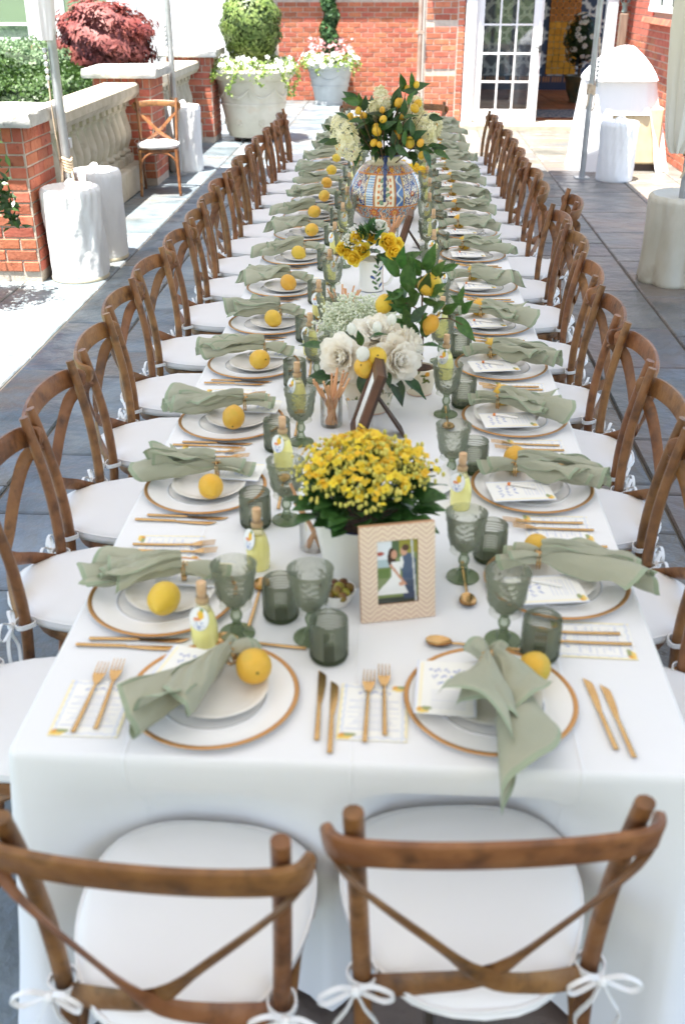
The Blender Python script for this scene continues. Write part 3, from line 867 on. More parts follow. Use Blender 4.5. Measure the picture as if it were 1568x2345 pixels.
def scatter_mesh(name, src, P, Nrm, scale, mat, seed=0, smooth=False):
    """join copies of a small mesh at many points (for masses nobody could count)"""
    g = np.random.default_rng(seed)
    sv = np.array(src.v); sf = src.f
    V = []; F = []
    k = len(sv)
    q = len(sf[0])
    for i in range(len(P)):
        n = Vector(Nrm[i]).normalized()
        m = n.to_track_quat('Z', 'Y').to_matrix() @ Matrix.Rotation(g.uniform(0, 6.28), 3, 'Z')
        V.append(sv @ np.array(m).T * (scale * g.uniform(.75, 1.25)) + P[i])
        F.append(np.array(sf) + i * k)
    return np_mesh(name, np.concatenate(V), np.concatenate(F), mat, smooth)

def floret_src(n=5, cup=0.3):
    b = MB()
    for k in range(n):
        a = 2 * PI * k / n; c, s = math.cos(a), math.sin(a)
        pt = lambda t, w, z: (c * t - s * w, s * t + c * w, z)
        b.add([pt(0.05, 0, 0), pt(0.6, -0.42, cup * .6), pt(1.0, 0, cup), pt(0.6, 0.42, cup * .6)], [(0, 1, 2, 3)])
    return b

# big pale planter with boxwood ball
bp = thing('boxwood_planter', 'huge pale swagged stone planter with clipped boxwood ball and white petunias', 'planter', (-1.98, 13.72, 0))
prof = [(0.0, 0.06), (0.36, 0.06), (0.37, 0.1), (0.385, 0.12), (0.42, 0.34), (0.45, 0.47), (0.46, 0.475), (0.462, 0.495), (0.452, 0.505), (0.48, 0.72), (0.5, 0.75), (0.505, 0.79), (0.53, 0.8), (0.59, 0.86), (0.6, 0.9), (0.585, 0.93), (0.55, 0.93), (0.53, 0.84), (0.0, 0.84)]
obj('pot', MB().lathe(prof, 48).mesh('pot', 'planter_pale'), bp)
for k in range(8):           # hanging swags and rosettes in relief
    a0 = k * PI / 4
    pts = []
    for i in range(9):
        t = i / 8; a = a0 + t * PI / 4
        z = 0.69 - 0.11 * math.sin(PI * t)
        r = 0.385 + (z - 0.12) * 0.157 + 0.002
        pts.append((r * math.cos(a), r * math.sin(a), z))
    b = MB(); b.sweep(pts, lambda t: 0.008 + 0.014 * math.sin(PI * t), 6, 2)
    r = 0.385 + (0.62 - 0.12) * 0.157
    for j in range(6):
        b.ball(((r) * math.cos(a0) , (r) * math.sin(a0), 0.6 + 0.018 * j), 0.016, 6, 4)
    obj('swag', b.mesh('swag', 'planter_pale'), bp); b = MB()
    am = a0 + PI / 8; r = 0.385 + 0.1 * 0.157 + 0.03
    for j in range(7):
        aa = j * 2 * PI / 7; q = 0.035 if j else 0
        b.ball((0.402 * math.cos(am) - math.sin(am) * q * math.cos(aa), 0.402 * math.sin(am) + math.cos(am) * q * math.cos(aa), 0.26 + q * math.sin(aa)), 0.02, 6, 4)
    obj('rosette', b.mesh('rosette', 'planter_pale'), bp)
foot_me = MB().box(-.04, .04, -.04, .04, 0, 0.06).mesh('foot', 'dark_wood', smooth=False)
for k in range(4):
    a = k * PI / 2 + 0.6; obj('foot', foot_me, bp, (0.27 * math.cos(a), 0.27 * math.sin(a), 0))
P, d = shell_points(9500, (0, 0, 1.45), (0.41, 0.41, 0.5), 9, inner=0.74, lumps=0.05)
obj('boxwood_ball', leaf_cloud('boxwood_ball', P, 0.048, 'box_leaf', d, seed=9, aspect=0.6), bp, kind='stuff')
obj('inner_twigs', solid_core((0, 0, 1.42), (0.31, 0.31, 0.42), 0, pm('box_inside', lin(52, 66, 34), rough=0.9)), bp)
obj('trunk', MB().sweep([(0, 0, 0.8), (0.01, 0, 1.2)], 0.03, 8, 1).mesh('trunk', 'bark'), bp)

def rim_flowers(parent, R, z, n_leaf, n_fl, seed, trail=0.3, ntr=9, fl_scale=0.04, spread=0.12):
    g = np.random.default_rng(seed)
    a = g.uniform(0, 2 * PI, n_leaf); r = R * g.uniform(0.55, 1.0, n_leaf) ** 0.6 + g.uniform(-.02, spread, n_leaf)
    zz = z + g.uniform(-0.02, 0.13, n_leaf) - np.maximum(0, r - R) * 1.0
    P = np.stack([r * np.cos(a), r * np.sin(a), zz], 1)
    Q = [P]
    for k in range(ntr):
        aa = g.uniform(0, 2 * PI) if k > 3 else -PI / 2 + (k - 1.5) * 0.6
        L = trail * g.uniform(.5, 1.2); m = int(60 * L / 0.3)
        t = np.linspace(0, 1, m)
        rr = R + 0.06 + 0.05 * np.sin(t * 3) + g.normal(0, .014, m)
        an = aa + g.normal(0, .03, m) + 0.1 * np.sin(t * 5 + k)
        Q.append(np.stack([rr * np.cos(an), rr * np.sin(an), z - L * t + g.normal(0, .012, m)], 1))
    P = np.concatenate(Q)
    O = P.copy(); O[:, 2] = 0.25; O /= np.linalg.norm(O, axis=1, keepdims=True)
    obj('trailing_leaves', leaf_cloud('trailing_leaves', P, 0.045, 'trail_leaf', O, seed=seed, aspect=0.65), parent, kind='stuff')
    src = flower_disc('petunia', 5, fl_scale, 'white_bloom', cup=0.35)
    for k in range(n_fl):
        a = g.uniform(0, 2 * PI); r = R * g.uniform(0.72, 1.0) + g.uniform(0, spread)
        nn = Vector((math.cos(a) * 0.8, math.sin(a) * 0.8 - 0.25, g.uniform(0.3, 1.0)))
        e = nn.to_track_quat('Z', 'Y').to_euler()
        s = g.uniform(.75, 1.25)
        obj('flower', src, parent, (r * math.cos(a), r * math.sin(a), z + g.uniform(0.02, 0.16) - max(0, r - R)), e, (s, s, s))
rim_flowers(bp, 0.56, 0.93, 1500, 130, 21)

# grey planter with ivy spire
gp = thing('ivy_planter', 'grey tapered planter with ivy spire, pink and white flowers by the brick wall', 'planter', (-1.21, 18.45, 0))
prof = [(0.0, 0.0), (0.29, 0.0), (0.295, 0.05), (0.28, 0.06), (0.33, 0.3), (0.345, 0.305), (0.345, 0.325), (0.335, 0.33), (0.385, 0.55), (0.40, 0.56), (0.405, 0.6), (0.43, 0.62), (0.44, 0.69), (0.42, 0.7), (0.39, 0.62), (0, 0.62)]
obj('pot', MB().lathe(prof, 36).mesh('pot', 'planter_grey'), gp)
for k in range(6):
    b = MB(); pts = []
    for i in range(7):
        t = i / 6; a = k * PI / 3 + t * PI / 3; z = 0.5 - 0.08 * math.sin(PI * t); r = 0.335 + (z - .33) * 0.23
        pts.append((r * math.cos(a), r * math.sin(a), z))
    obj('swag', b.sweep(pts, lambda t: 0.006 + 0.009 * math.sin(PI * t), 5, 1).mesh('swag', 'planter_grey'), gp)
g = np.random.default_rng(31)
n = 3200; zz = g.uniform(0.7, 2.3, n); a = g.uniform(0, 2 * PI, n)
rr = (0.20 - 0.05 * (zz - 0.7)) * g.uniform(0.5, 1.05, n) * (0.8 + 0.25 * np.sin(zz * 14 + a))
P = np.stack([rr * np.cos(a), rr * np.sin(a), zz], 1); O = P * np.array([1, 1, 0]); O /= np.linalg.norm(O, axis=1, keepdims=True) + 1e-6
obj('ivy_spire', leaf_cloud('ivy_spire', P, 0.075, 'ivy_leaf', O, seed=31, aspect=0.75), gp, kind='stuff')
obj('spire_stake', MB().sweep([(0, 0, 0.6), (0, 0, 2.35)], 0.03, 6, 1).mesh('spire_stake', 'bark'), gp)
rim_flowers(gp, 0.44, 0.72, 1100, 90, 33, trail=0.2, ntr=7, fl_scale=0.05, spread=0.14)
n = 110; a = g.uniform(0, 2 * PI, n); r = g.uniform(0.1, 0.42, n)
P = np.stack([r * np.cos(a), r * np.sin(a) - 0.05, 0.82 + g.uniform(0, .3, n)], 1)
obj('pink_blooms', scatter_mesh('pink_blooms', floret_src(5), P, g.normal(size=(n, 3)) + np.array([0, -.8, .5]), 0.035, 'pink_bloom', 34), gp, kind='stuff')

# potted rose tree inside the doorway
rt = thing('rose_topiary', 'potted standard rose tree with cream blooms inside the doorway', 'potted plant', (3.2, 18.2, 0.078))
obj('urn', MB().lathe([(0, 0), (0.14, 0), (0.13, 0.04), (0.2, 0.2), (0.22, 0.36), (0.25, 0.4), (0.25, 0.44), (0.2, 0.44), (0.18, 0.36), (0, 0.36)], 24).mesh('urn', 'urn_glaze'), rt)
obj('trunk', MB().sweep([(0, 0, 0.35), (0.01, 0, 0.9)], 0.025, 8, 1).mesh('trunk', 'bark'), rt)
P, d = shell_points(2200, (0, 0, 1.0), (0.3, 0.3, 0.42), 41, inner=0.3, lumps=.1)
obj('crown', leaf_cloud('crown', P, 0.07, 'leaf_dark', d, seed=41), rt, kind='stuff')

g = np.random.default_rng(43)
for k in range(46):
    n_ = Vector(g.normal(size=3)); n_.y = -abs(n_.y); n_.normalize()
    obj('rose', flower_disc('cream_rose', 7, 0.055, 'peony', cup=0.5) if k == 0 else bpy.data.meshes['cream_rose'], rt, (n_.x * .3, n_.y * .3, 1.02 + n_.z * .4), n_.to_track_quat('Z', 'Y').to_euler())

# ------------------------------------------------------------------ tent over the table
tent = thing('party_tent', 'white party tent canopy on grey steel poles shading the long table', 'tent', (0, 4.2, 0))
CX0, CX1, CY0, CY1, EZ = -2.46, 2.24, -6.9, 10.72, 2.36  # unseen bay on the camera side added to darken the table
b = MB()
def canopy(u, v):
    x = CX0 + (CX1 - CX0) * u; y = CY0 + (CY1 - CY0) * v
    dx = min(u, 1 - u) * (CX1 - CX0); dy = min(v, 1 - v) * (CY1 - CY0)
    z = EZ + min(dx, dy) * 0.62
    return (x, y - 4.2, z - 0.05 * math.sin(min(1, min(dx, dy) / 2.3) * PI))
b.grid(canopy, 24, 36)
obj('canopy', b.mesh('canopy', 'canopy'), tent)
b = MB()
ring = [(CX0, CY0 - 4.2), (CX1, CY0 - 4.2), (CX1, CY1 - 4.2), (CX0, CY1 - 4.2)]
for k in range(4):
    p, q = ring[k], ring[(k + 1) % 4]
    b.add([(p[0], p[1], EZ), (q[0], q[1], EZ), (q[0], q[1], EZ - 0.2), (p[0], p[1], EZ - 0.2)], [(0, 1, 2, 3)])
obj('valance', b.mesh('valance', 'canopy', smooth=False), tent)
for (x, y) in ((-2.405, 6.36), (-2.475, 10.72), (-2.43, 1.9), (-2.43, -6.8), (2.15, 10.72), (2.13, 6.3), (2.15, 1.9), (2.15, -6.8), (-2.43, -2.45), (2.15, -2.45)):
    pl = obj('pole', MB().sweep([(0, 0, 0.0), (0, 0, EZ)], 0.033, 14, 1).box(-0.08, 0.08, -0.08, 0.08, 0, 0.012).mesh('pole', 'steel', angle=50) if 'pole' not in bpy.data.meshes else bpy.data.meshes['pole'], tent, (x, y - 4.2, 0))
    if y > 5:
        rz0 = 0.74 if x < 0 else 0.9
        b = MB()
        for j in range(5): b.sweep([(0.042 * math.cos(t * PI / 6), 0.042 * math.sin(t * PI / 6), rz0 + j * 0.02 + 0.012 * math.sin(t)) for t in range(13)], 0.010, 5, 1)
        b.sweep([(0.04, -0.02, rz0), (0.05, -0.04, rz0 - .1), (0.03, -0.05, rz0 - 0.18)], 0.009, 5)
        b.sweep([(-0.02, -0.045, rz0 + .06), (-0.03, -0.06, rz0 - .08), (-0.05, -0.05, rz0 - 0.16)], 0.009, 5)
        if x < 0: b.sweep([(-0.035, -0.03, rz0 + .08), (-0.045, -0.04, 1.2), (-0.04, -0.035, 1.55)], (0.014, 0.004), 4, 2)
        else: b.sweep([(0.035, -0.03, rz0 + .08), (0.05, -0.04, 1.2), (0.03, -0.035, 1.45)], 0.006, 5, 2)
        obj('rope', b.mesh('rope', 'rope'), pl)
        b = MB()
        s = -1 if x < 0 else 1
        z0 = 1.36 if x < 0 else 1.02
        for j in range(5):
            b.box(s * 0.045 - 0.014, s * 0.045 + 0.014, -0.05, -0.02, z0 + j * 0.045, z0 + 0.03 + j * 0.045, ch=0.004)
        b.sweep([(s * .05, -.035, z0), (s * .055, -.04, z0 - .05), (s * .04, -.04, z0 - .03)], 0.006, 5)
        obj('ratchet_buckle', b.mesh('ratchet_buckle', 'steel'), pl)
# rolled side curtains
def bundle(name, prof, pleats, amp, mat, seed):
    ph = random.Random(seed).uniform(0, 6)
    b = MB(); b.lathe(prof, 48, fn=lambda a, z: amp * (math.sin(pleats * a + ph + 2 * z) + 0.5 * math.sin((pleats * 2 + 1) * a - 3 * z)) * min(1, 10 * 0.1), capb=True)
    return b.mesh(name, mat, angle=60)
obj('rolled_curtain', bundle('rolled_curtain', [(0.05, 1.62), (0.062, 1.66), (0.075, 1.8), (0.095, 2.0), (0.11, 2.36)], 5, 0.008, 'canopy', 1), tent, (-2.43, 6.33 - 4.2, 0))
obj('rolled_curtain', bundle('rolled_curtain', [(0.035, 0.93), (0.075, 1.02), (0.10, 1.15), (0.13, 1.4), (0.15, 1.7), (0.155, 2.0), (0.15, 2.36)], 7, 0.013, 'curtain', 2), tent, (1.985, 6.1 - 4.2, 0))
pole2 = thing('steel_pole', 'thin steel pole stub behind the front white weight barrel', 'pole', (-2.475, 6.62, 0), me=MB().sweep([(0, 0, 0), (0, 0, 1.12)], 0.026, 10, 1).box(-0.04, 0.04, -0.035, 0.035, 0.86, 0.93).mesh('steel_pole', 'steel', angle=50))

# weight barrels in cloth covers
def barrel(label, loc, r, h, mat, seed, wr=1.0, pleat=0.0, hem=True):
    rr = random.Random(seed)
    t = thing('weight_barrel', label, 'tent weight', loc, group='cloth covered tent weights')
    ph = [rr.uniform(0, 6) for _ in range(6)]
    def fn(a, z):
        e = math.sin(min(1, max(0, z / h)) * PI) ** 0.5 if 0 < z < h else 0
        w = 0.009 * math.sin(22 * a + ph[4]) * max(0, (z - h * .82) / (h * .18)) + 0.004 * math.sin(3 * a + 5 * z + ph[0]) + 0.003 * math.sin(7 * a - 4 * z + ph[1] + math.sin(7 * z)) + 0.0022 * abs(math.sin(11 * a - 13 * z + ph[2] + 1.5 * math.sin(3 * a))) + 0.0018 * math.sin(15 * a + 9 * z + ph[3])
        return (w * wr * (0.4 + e) if z > 0.03 else 0) + pleat * abs(math.sin(4 * a + ph[0])) * (1.2 - z / h)
    prof = [(r * 0.96, 0.0), (r * 0.985, 0.01)] + [(r * (0.99 - 0.02 * math.sin(k / 22 * PI)), 0.03 + (h - 0.06) * k / 26) for k in range(27)] + [(r * 0.975, h - 0.012), (r * 0.93, h + 0.004), (r * 0.8, h - 0.01), (r * 0.45, h - 0.03), (0.02, h - 0.025)]
    obj('cover', MB().lathe(prof, 110, fn=fn).mesh('cover', mat, angle=70), t)
    if hem:
        obj('base_rim', MB().lathe([(r * 0.93, 0.0), (r * 1.0, 0.004), (r * 1.012, 0.02), (r * 0.98, 0.034)], 40).mesh('base_rim', pm('barrel_base', lin(206, 196, 170), rough=0.8)), t)
    b = MB(); b.sweep([(0.05, -0.08, h - .02), (0.02, -0.02, h + 0.05), (-0.04, 0.03, h + 0.02), (-0.02, 0.09, h - .02)], 0.012, 6)
    obj('tie', b.mesh('tie', 'ribbon'), t)
    return t
barrel('crumpled white cloth barrel cover in front of the pier corner', (-2.32, 6.12, 0), 0.212, 0.66, 'canvas', 1, wr=1.5)
barrel('smoother white cloth barrel cover tucked behind the crumpled one', (-2.31, 6.74, 0), 0.2, 0.68, 'canvas', 2, wr=0.6)
barrel('tall white cloth barrel cover behind the natural wood chair', (-2.44, 11.0, 0), 0.2, 0.72, 'canvas', 3, wr=0.8, hem=False)
barrel('white cloth barrel cover standing in front of the draped cart', (2.49, 10.62, 0), 0.205, 0.62, 'canvas', 4, wr=1.0, hem=False)
barrel('large beige pleated barrel cover beside the rolled curtain', (2.17, 6.28, 0), 0.275, 0.62, 'canvas_beige', 5, wr=0.8, pleat=0.03, hem=False)

# draped cart
cart = thing('draped_cart', 'rounded serving cart draped in a white cloth by the side wall', 'serving cart', (2.7, 11.55, 0))
lv = [(0.0, -0.60, 0.57, 0.42), (0.12, -0.58, 0.53, 0.40), (0.4, -0.56, 0.47, 0.38), (0.62, -0.54, 0.40, 0.365), (0.72, -0.53, 0.37, 0.36), (0.9, -0.515, 0.33, 0.355), (0.97, -0.51, 0.315, 0.355), (0.985, -0.515, 0.32, 0.43), (1.02, -0.50, 0.30, 0.43), (1.06, -0.47, 0.28, 0.41), (1.13, -0.40, 0.23, 0.36), (1.19, -0.345, 0.18, 0.31), (1.25, -0.27, 0.12, 0.24), (1.3, -0.18, 0.06, 0.18), (1.33, -0.10, 0.02, 0.1), (1.335, -0.06, -0.01, 0.03)]
K = 110; vs = []; fs = []
for (z, xa, xb, hd) in lv:
    for k in range(K):
        a = 2 * PI * k / K
        ex = 0.55
        c = math.copysign(abs(math.cos(a)) ** ex, math.cos(a)); s = math.copysign(abs(math.sin(a)) ** ex, math.sin(a))
        fold = (0.026 * math.sin(11 * a + 1 + 1.5 * z) + 0.018 * math.sin(19 * a - 2 * z)) * max(0, 1 - z / 1.0) + (0.05 * math.exp(-((a - 4.25) / 0.12) ** 2) * (1 if z < 1.02 else 0.4))
        vs.append(((xa + xb) / 2 + (xb - xa) / 2 * c * (1 + fold), hd * s * (1 + 2 * fold), z))
for i in range(len(lv) - 1):
    for k in range(K):
        j = (k + 1) % K
        am = 2 * PI * (k + .5) / K
        x = math.copysign(abs(math.cos(am)) ** 0.55, math.cos(am)) * 0.5
        front = math.sin(am) < -0.3
        if front and lv[i][0] < 0.6 and -0.12 < x < 0.33: continue
        fs.append((i * K + k, i * K + j, (i + 1) * K + j, (i + 1) * K + k))
fs.append(tuple((len(lv) - 1) * K + k for k in range(K)))
obj('drape', MB().add(vs, fs).mesh('drape', 'cloth', angle=60), cart)
b = MB(); b.box(-0.2, 0.4, -0.335, 0.2, 0.08, 0.7, ch=0.02); obj('cabinet', b.mesh('cabinet', 'beige_panel', smooth=False), cart)
b = MB(); b.box(-0.18, 0.38, -0.3, 0.18, 0, 0.08); obj('plinth', b.mesh('plinth', 'dark_wood', smooth=False), cart)

# flower urn on a pedestal at the left edge
gl = thing('flower_urn', 'white and green flowers in an urn on a stone pedestal before the first brick pier', 'flower urn', (-2.98, 5.28, 0))
obj('pedestal', MB().box(-.17, .17, -.17, .17, 0, .06, ch=.01).box(-.13, .13, -.13, .13, .06, .44, ch=.01).box(-.16, .16, -.16, .16, .44, .5, ch=.01).mesh('pedestal', 'limestone', smooth=False), gl)
obj('urn', MB().lathe([(0, .5), (.1, .5), (.05, .54), (.06, .58), (.16, .66), (.2, .76), (.23, .78), (.2, .77), (0, .74)], 24).mesh('urn', 'limestone'), gl)
g = np.random.default_rng(51)
P, d = shell_points(1000, (0.04, 0.05, 1.0), (0.4, 0.36, 0.34), 53, inner=.3, lumps=.2)
t = np.linspace(0, 1, 110); Q = np.stack([.36 + .06 * t + g.normal(0, .028, 110), .2 + .06 * t + g.normal(0, .03, 110), .85 - .32 * t + g.normal(0, .02, 110)], 1)
obj('leaves', leaf_cloud('leaves', np.concatenate([P, Q]), 0.075, 'leaf_lemon', np.concatenate([d, np.tile([.3, -1., .3], (110, 1))]), seed=52, aspect=.45), gl, kind='stuff')
b = MB()
for k in range(7):
    a = k * .9; b.sweep([(0, 0, .74), (.15 * math.cos(a), .12 * math.sin(a), .95), (.4 * math.cos(a), .33 * math.sin(a), 1.05 + .04 * (k % 3))], .005, 5)
b.sweep([(.2, .12, .9), (.33, .2, .78), (.4, .26, .52)], .004, 5)
obj('stems', b.mesh('stems', 'leaf_dark'), gl)
for k in range(22):
    n_ = Vector((g.uniform(-.4, 1), g.uniform(-1, .3), g.uniform(0, 1))).normalized()
    obj('flower', flower_disc('urn_flower', 6, 0.055, 'white_bloom', cup=0.4) if k == 0 else bpy.data.meshes['urn_flower'], gl, (.04 + n_.x * .4, .05 + n_.y * .36, 1.0 + n_.z * .34), n_.to_track_quat('Z', 'Y').to_euler())

# ------------------------------------------------------------------ chairs
def chair_proto():
    t = thing('crossback_chair', 'crossback chair', 'chair', group='crossback chairs at the long table')
    for s in (-1, 1):
        obj('rear_post', MB().sweep([(s * .18, -.26, 0), (s * .183, -.225, .22), (s * .186, -.2, .46), (s * .193, -.205, .64), (s * .2, -.228, .79), (s * .206, -.255, .91)], lambda u: (0.0135 + .002 * math.sin(u * PI), 0.0155), 10, 4).mesh('rear_post', 'wood', angle=50), t)
        obj('front_leg', MB().sweep([(s * .185, .15, .45), (s * .19, .165, .25), (s * .2, .2, 0)], lambda u: (0.018 - .003 * u, 0.018 - .003 * u), 8, 4).mesh('front_leg', 'wood', angle=50), t)
    b = MB(); RP = catmull([(-.243, -.222, .834), (-.228, -.256, .842), (-.19, -.277, .850), (-.1, -.294, .857), (0, -.30, .86), (.1, -.294, .857), (.19, -.277, .850), (.228, -.256, .842), (.243, -.222, .834)], 5)
    nP = len(RP); vs = []; prof = [(-.0085, -.024), (-.0085, .024), (-.005, .03), (.005, .03), (.0085, .024), (.0085, -.024), (.005, -.03), (-.005, -.03)]
    for i in range(nP):
        t_ = (RP[min(i + 1, nP - 1)] - RP[max(i - 1, 0)]).normalized(); up_ = Vector((0, -.22, 1)); up_ = (up_ - t_ * up_.dot(t_)).normalized(); sd_ = t_.cross(up_)
        e_ = abs(2 * i / (nP - 1) - 1); k_ = 1 - .45 * max(0, (e_ - .86) / .14) ** 2
        for (px_, pz_) in prof: vs.append(RP[i] + sd_ * px_ + up_ * pz_ * k_)
    b.add(vs, [(i * 8 + k, i * 8 + (k + 1) % 8, (i + 1) * 8 + (k + 1) % 8, (i + 1) * 8 + k) for i in range(nP - 1) for k in range(8)] + [tuple(range(7, -1, -1)), tuple((nP - 1) * 8 + k for k in range(8))])
    obj('top_rail', b.mesh('top_rail', 'wood', angle=50), t)
    for s in (-1, 1):
        y = 0.004 * s
        obj('cross_strap', MB().sweep([(s * .236, -.236, .812), (s * .198, -.268 + y, .775), (s * .1, -.285 + y, .68), (0, -.284 + y, .578), (-s * .09, -.256 + y, .525), (-s * .168, -.215, .475)], (0.0055, 0.0195), 6, 5, up=(s * .7, -.1, 1)).mesh('cross_strap', 'wood', angle=50), t)
    def seat_ring(a, k=1.0):
        c, s = math.cos(a), math.sin(a)
        e = 0.75
        x = math.copysign(abs(c) ** e, c) * (0.2 + 0.012 * s) * k; y = math.copysign(abs(s) ** (e if s > 0 else 0.95), s) * 0.19 * k
        return x, y - 0.025
    b = MB(); n = 36
    pts = [seat_ring(2 * PI * i / n) for i in range(n)]
    vs = [(x, y, .425) for x, y in pts] + [(x * 1.02, y * 1.02, .44) for x, y in pts] + [(x, y, .457) for x, y in pts]
    fs = [(r * n + i, r * n + (i + 1) % n, (r + 1) * n + (i + 1) % n, (r + 1) * n + i) for r in range(2) for i in range(n)] + [tuple(range(n - 1, -1, -1)), tuple(range(2 * n, 3 * n))]
    obj('seat_frame', b.add(vs, fs).mesh('seat_frame', 'wood', angle=40), t)
    b = MB()
    b.sweep([(-.19, .17, .2), (-.17, .165, .34), (-.1, .16, .41), (0, .155, .425), (.1, .16, .41), (.17, .165, .34), (.19, .17, .2)], 0.011, 6, 4)
    for s in (-1, 1): b.sweep([(s * .19, .165, .2), (s * .185, .14, .33), (s * .185, .06, .41), (s * .185, 0, .425), (s * .185, -.06, .41), (s * .185, -.17, .33), (s * .184, -.215, .2)], 0.011, 6, 4)
    obj('bentwood_arch', b.mesh('bentwood_arch', 'wood', angle=50), t)
    b = MB(); vs = []; n = 40
    lay = [(0.93, .458), (1.03, .466), (1.075, .482), (1.04, .498), (0.94, .508), (0.7, .513), (0.4, .5145), (0.1, .515)]
    for k, z in lay:
        for i in range(n):
            a = 2 * PI * i / n; x, y = seat_ring(a, k)
            w = (0.002 * math.sin(7 * a + 30 * z) + .0015 * math.sin(13 * a)) * min(1, k) ** 3 * (k > .6)
            if math.sin(a) < 0: y -= 0.055 * k * k * (-math.sin(a)) ** 2
            vs.append((x, y, z + w))
    m = len(lay)
    fs = [(r * n + i, r * n + (i + 1) % n, (r + 1) * n + (i + 1) % n, (r + 1) * n + i) for r in range(m - 1) for i in range(n)] + [tuple((m - 1) * n + i for i in range(n))]
    obj('cushion', b.add(vs, fs).mesh('cushion', 'cushion', angle=70), t)
    obj('piping', MB().sweep([(lambda q: (q[0], q[1] - (0.055 * 1.14 * (-math.sin(a)) ** 2 if math.sin(a) < 0 else 0), .494))(seat_ring(a, 1.058)) for a in [2 * PI * i / 40 for i in range(41)]], .0032, 5, 1, cap=False).mesh('piping', 'cushion'), t)
    for s in (-1, 1):
        r = random.Random(s)
        b = MB(); x, y, z = s * .187, -.2, .487
        b.sweep([(x + .024 * math.cos(a), y + .026 * math.sin(a), z + .003 * math.sin(2 * a)) for a in [i * PI / 5 for i in range(11)]], (0.0025, 0.009), 4, 2, up=(0, 0, 1))
        kx, ky = x + s * .012, y - .03
        for q in (-1, 1):
            b.sweep([(kx, ky, z), (kx + q * .028, ky - .016, z + .025), (kx + q * .06, ky - .018, z + .004), (kx + q * .045, ky - .012, z - .018), (kx, ky, z)], (0.0016, 0.0065), 4, 4, up=(0, 1, 0.2))
            b.sweep([(kx, ky, z), (kx + q * .015, ky - .012, z - .035), (kx + q * .03 + r.uniform(-.01, .01), ky - .008, z - .085), (kx + q * .026, ky - .005, z - .13)], (0.0016, 0.0065), 4, 3, up=(0, 1, 0))
        b.ball((kx, ky - .004, z), 0.011, 8, 5)
        obj('cushion_tie', b.mesh('cushion_tie', 'ribbon', angle=60), t)
    return t

LY = [.51, 1.06, 1.53, 2.06, 2.55, 3.08, 3.64, 4.16, 4.63, 5.12, 5.57, 6.08, 6.65, 7.15, 7.70, 8.25, 8.78]
RY = [.62, 1.11, 1.6, 2.09, 2.59, 3.15, 3.74, 4.25, 4.72, 5.2, 5.68, 6.16, 6.64, 7.15, 7.68, 8.22, 8.76]
TABLE_L, TABLE_W, TZ = 9.16, 1.22, 0.76
chair0 = chair_proto()
chair0.location = (-0.71, LY[0] - .08, 0); chair0.rotation_euler = (0, 0, -PI / 2 + 0.02)
chair0['label'] = 'brown crossback chair at the first place along the balustrade side of the table'
for i in range(1, 17):
    dup(chair0, (-0.70 - .011 * min(i, 6) + random.uniform(-.025, .02), LY[i] - .07, 0), -PI / 2 + random.uniform(-.07, .07), f'brown crossback chair at the {ORD[i]} place along the balustrade side of the table')
for i in range(17):
    x, rz = 0.60 + .01 * min(i, 7) + random.uniform(-.02, .02), PI / 2 + random.uniform(-.05, .05)
    yy = RY[i] - .12
    lab = f'brown crossback chair at the {ORD[i]} place along the cart side of the table'
    if i == 0: x = 0.58
    if i == 8:
        x, yy, rz = 0.80, 4.62, PI / 2 - .04; lab = 'brown crossback chair pulled back out of line on the cart side of the table'
    dup(chair0, (x, yy, 0), rz, lab)
dup(chair0, (-0.275, -.07, 0), -.06, 'brown crossback chair at the near table head, the one nearer the balustrade')
dup(chair0, (0.205, .0, 0), .10, 'brown crossback chair at the near table head with white bows, nearer the cart', scale=(1.05, 1, 1))
dup(chair0, (-0.3, 9.34, 0), PI, 'brown crossback chair at the far table head, nearer the balustrade')
dup(chair0, (0.3, 9.34, 0), PI, 'brown crossback chair at the far table head, nearer the door')
c = dup(chair0, (-2.43, 9.56, 0), PI + .17, 'single chair standing alone in the sun against the brick pier')
del c['group']

# ------------------------------------------------------------------ table and cloths
tb = thing('banquet_table', 'long banquet table hidden under white tablecloths', 'table', (0, TABLE_L / 2, 0))
b = MB(); b.box(-.595, .595, -TABLE_L / 2 + .02, TABLE_L / 2 - .02, .72, .752); obj('tabletop', b.mesh('tabletop', 'dark_wood', smooth=False), tb)
for y in (-4.2, -1.7, -1.3, 1.3, 1.7, 4.2):
    for x in (-.45, .45):
        obj('leg', MB().sweep([(x, y, 0), (x, y, .72)], .016, 8, 1).mesh('leg', 'iron'), tb)

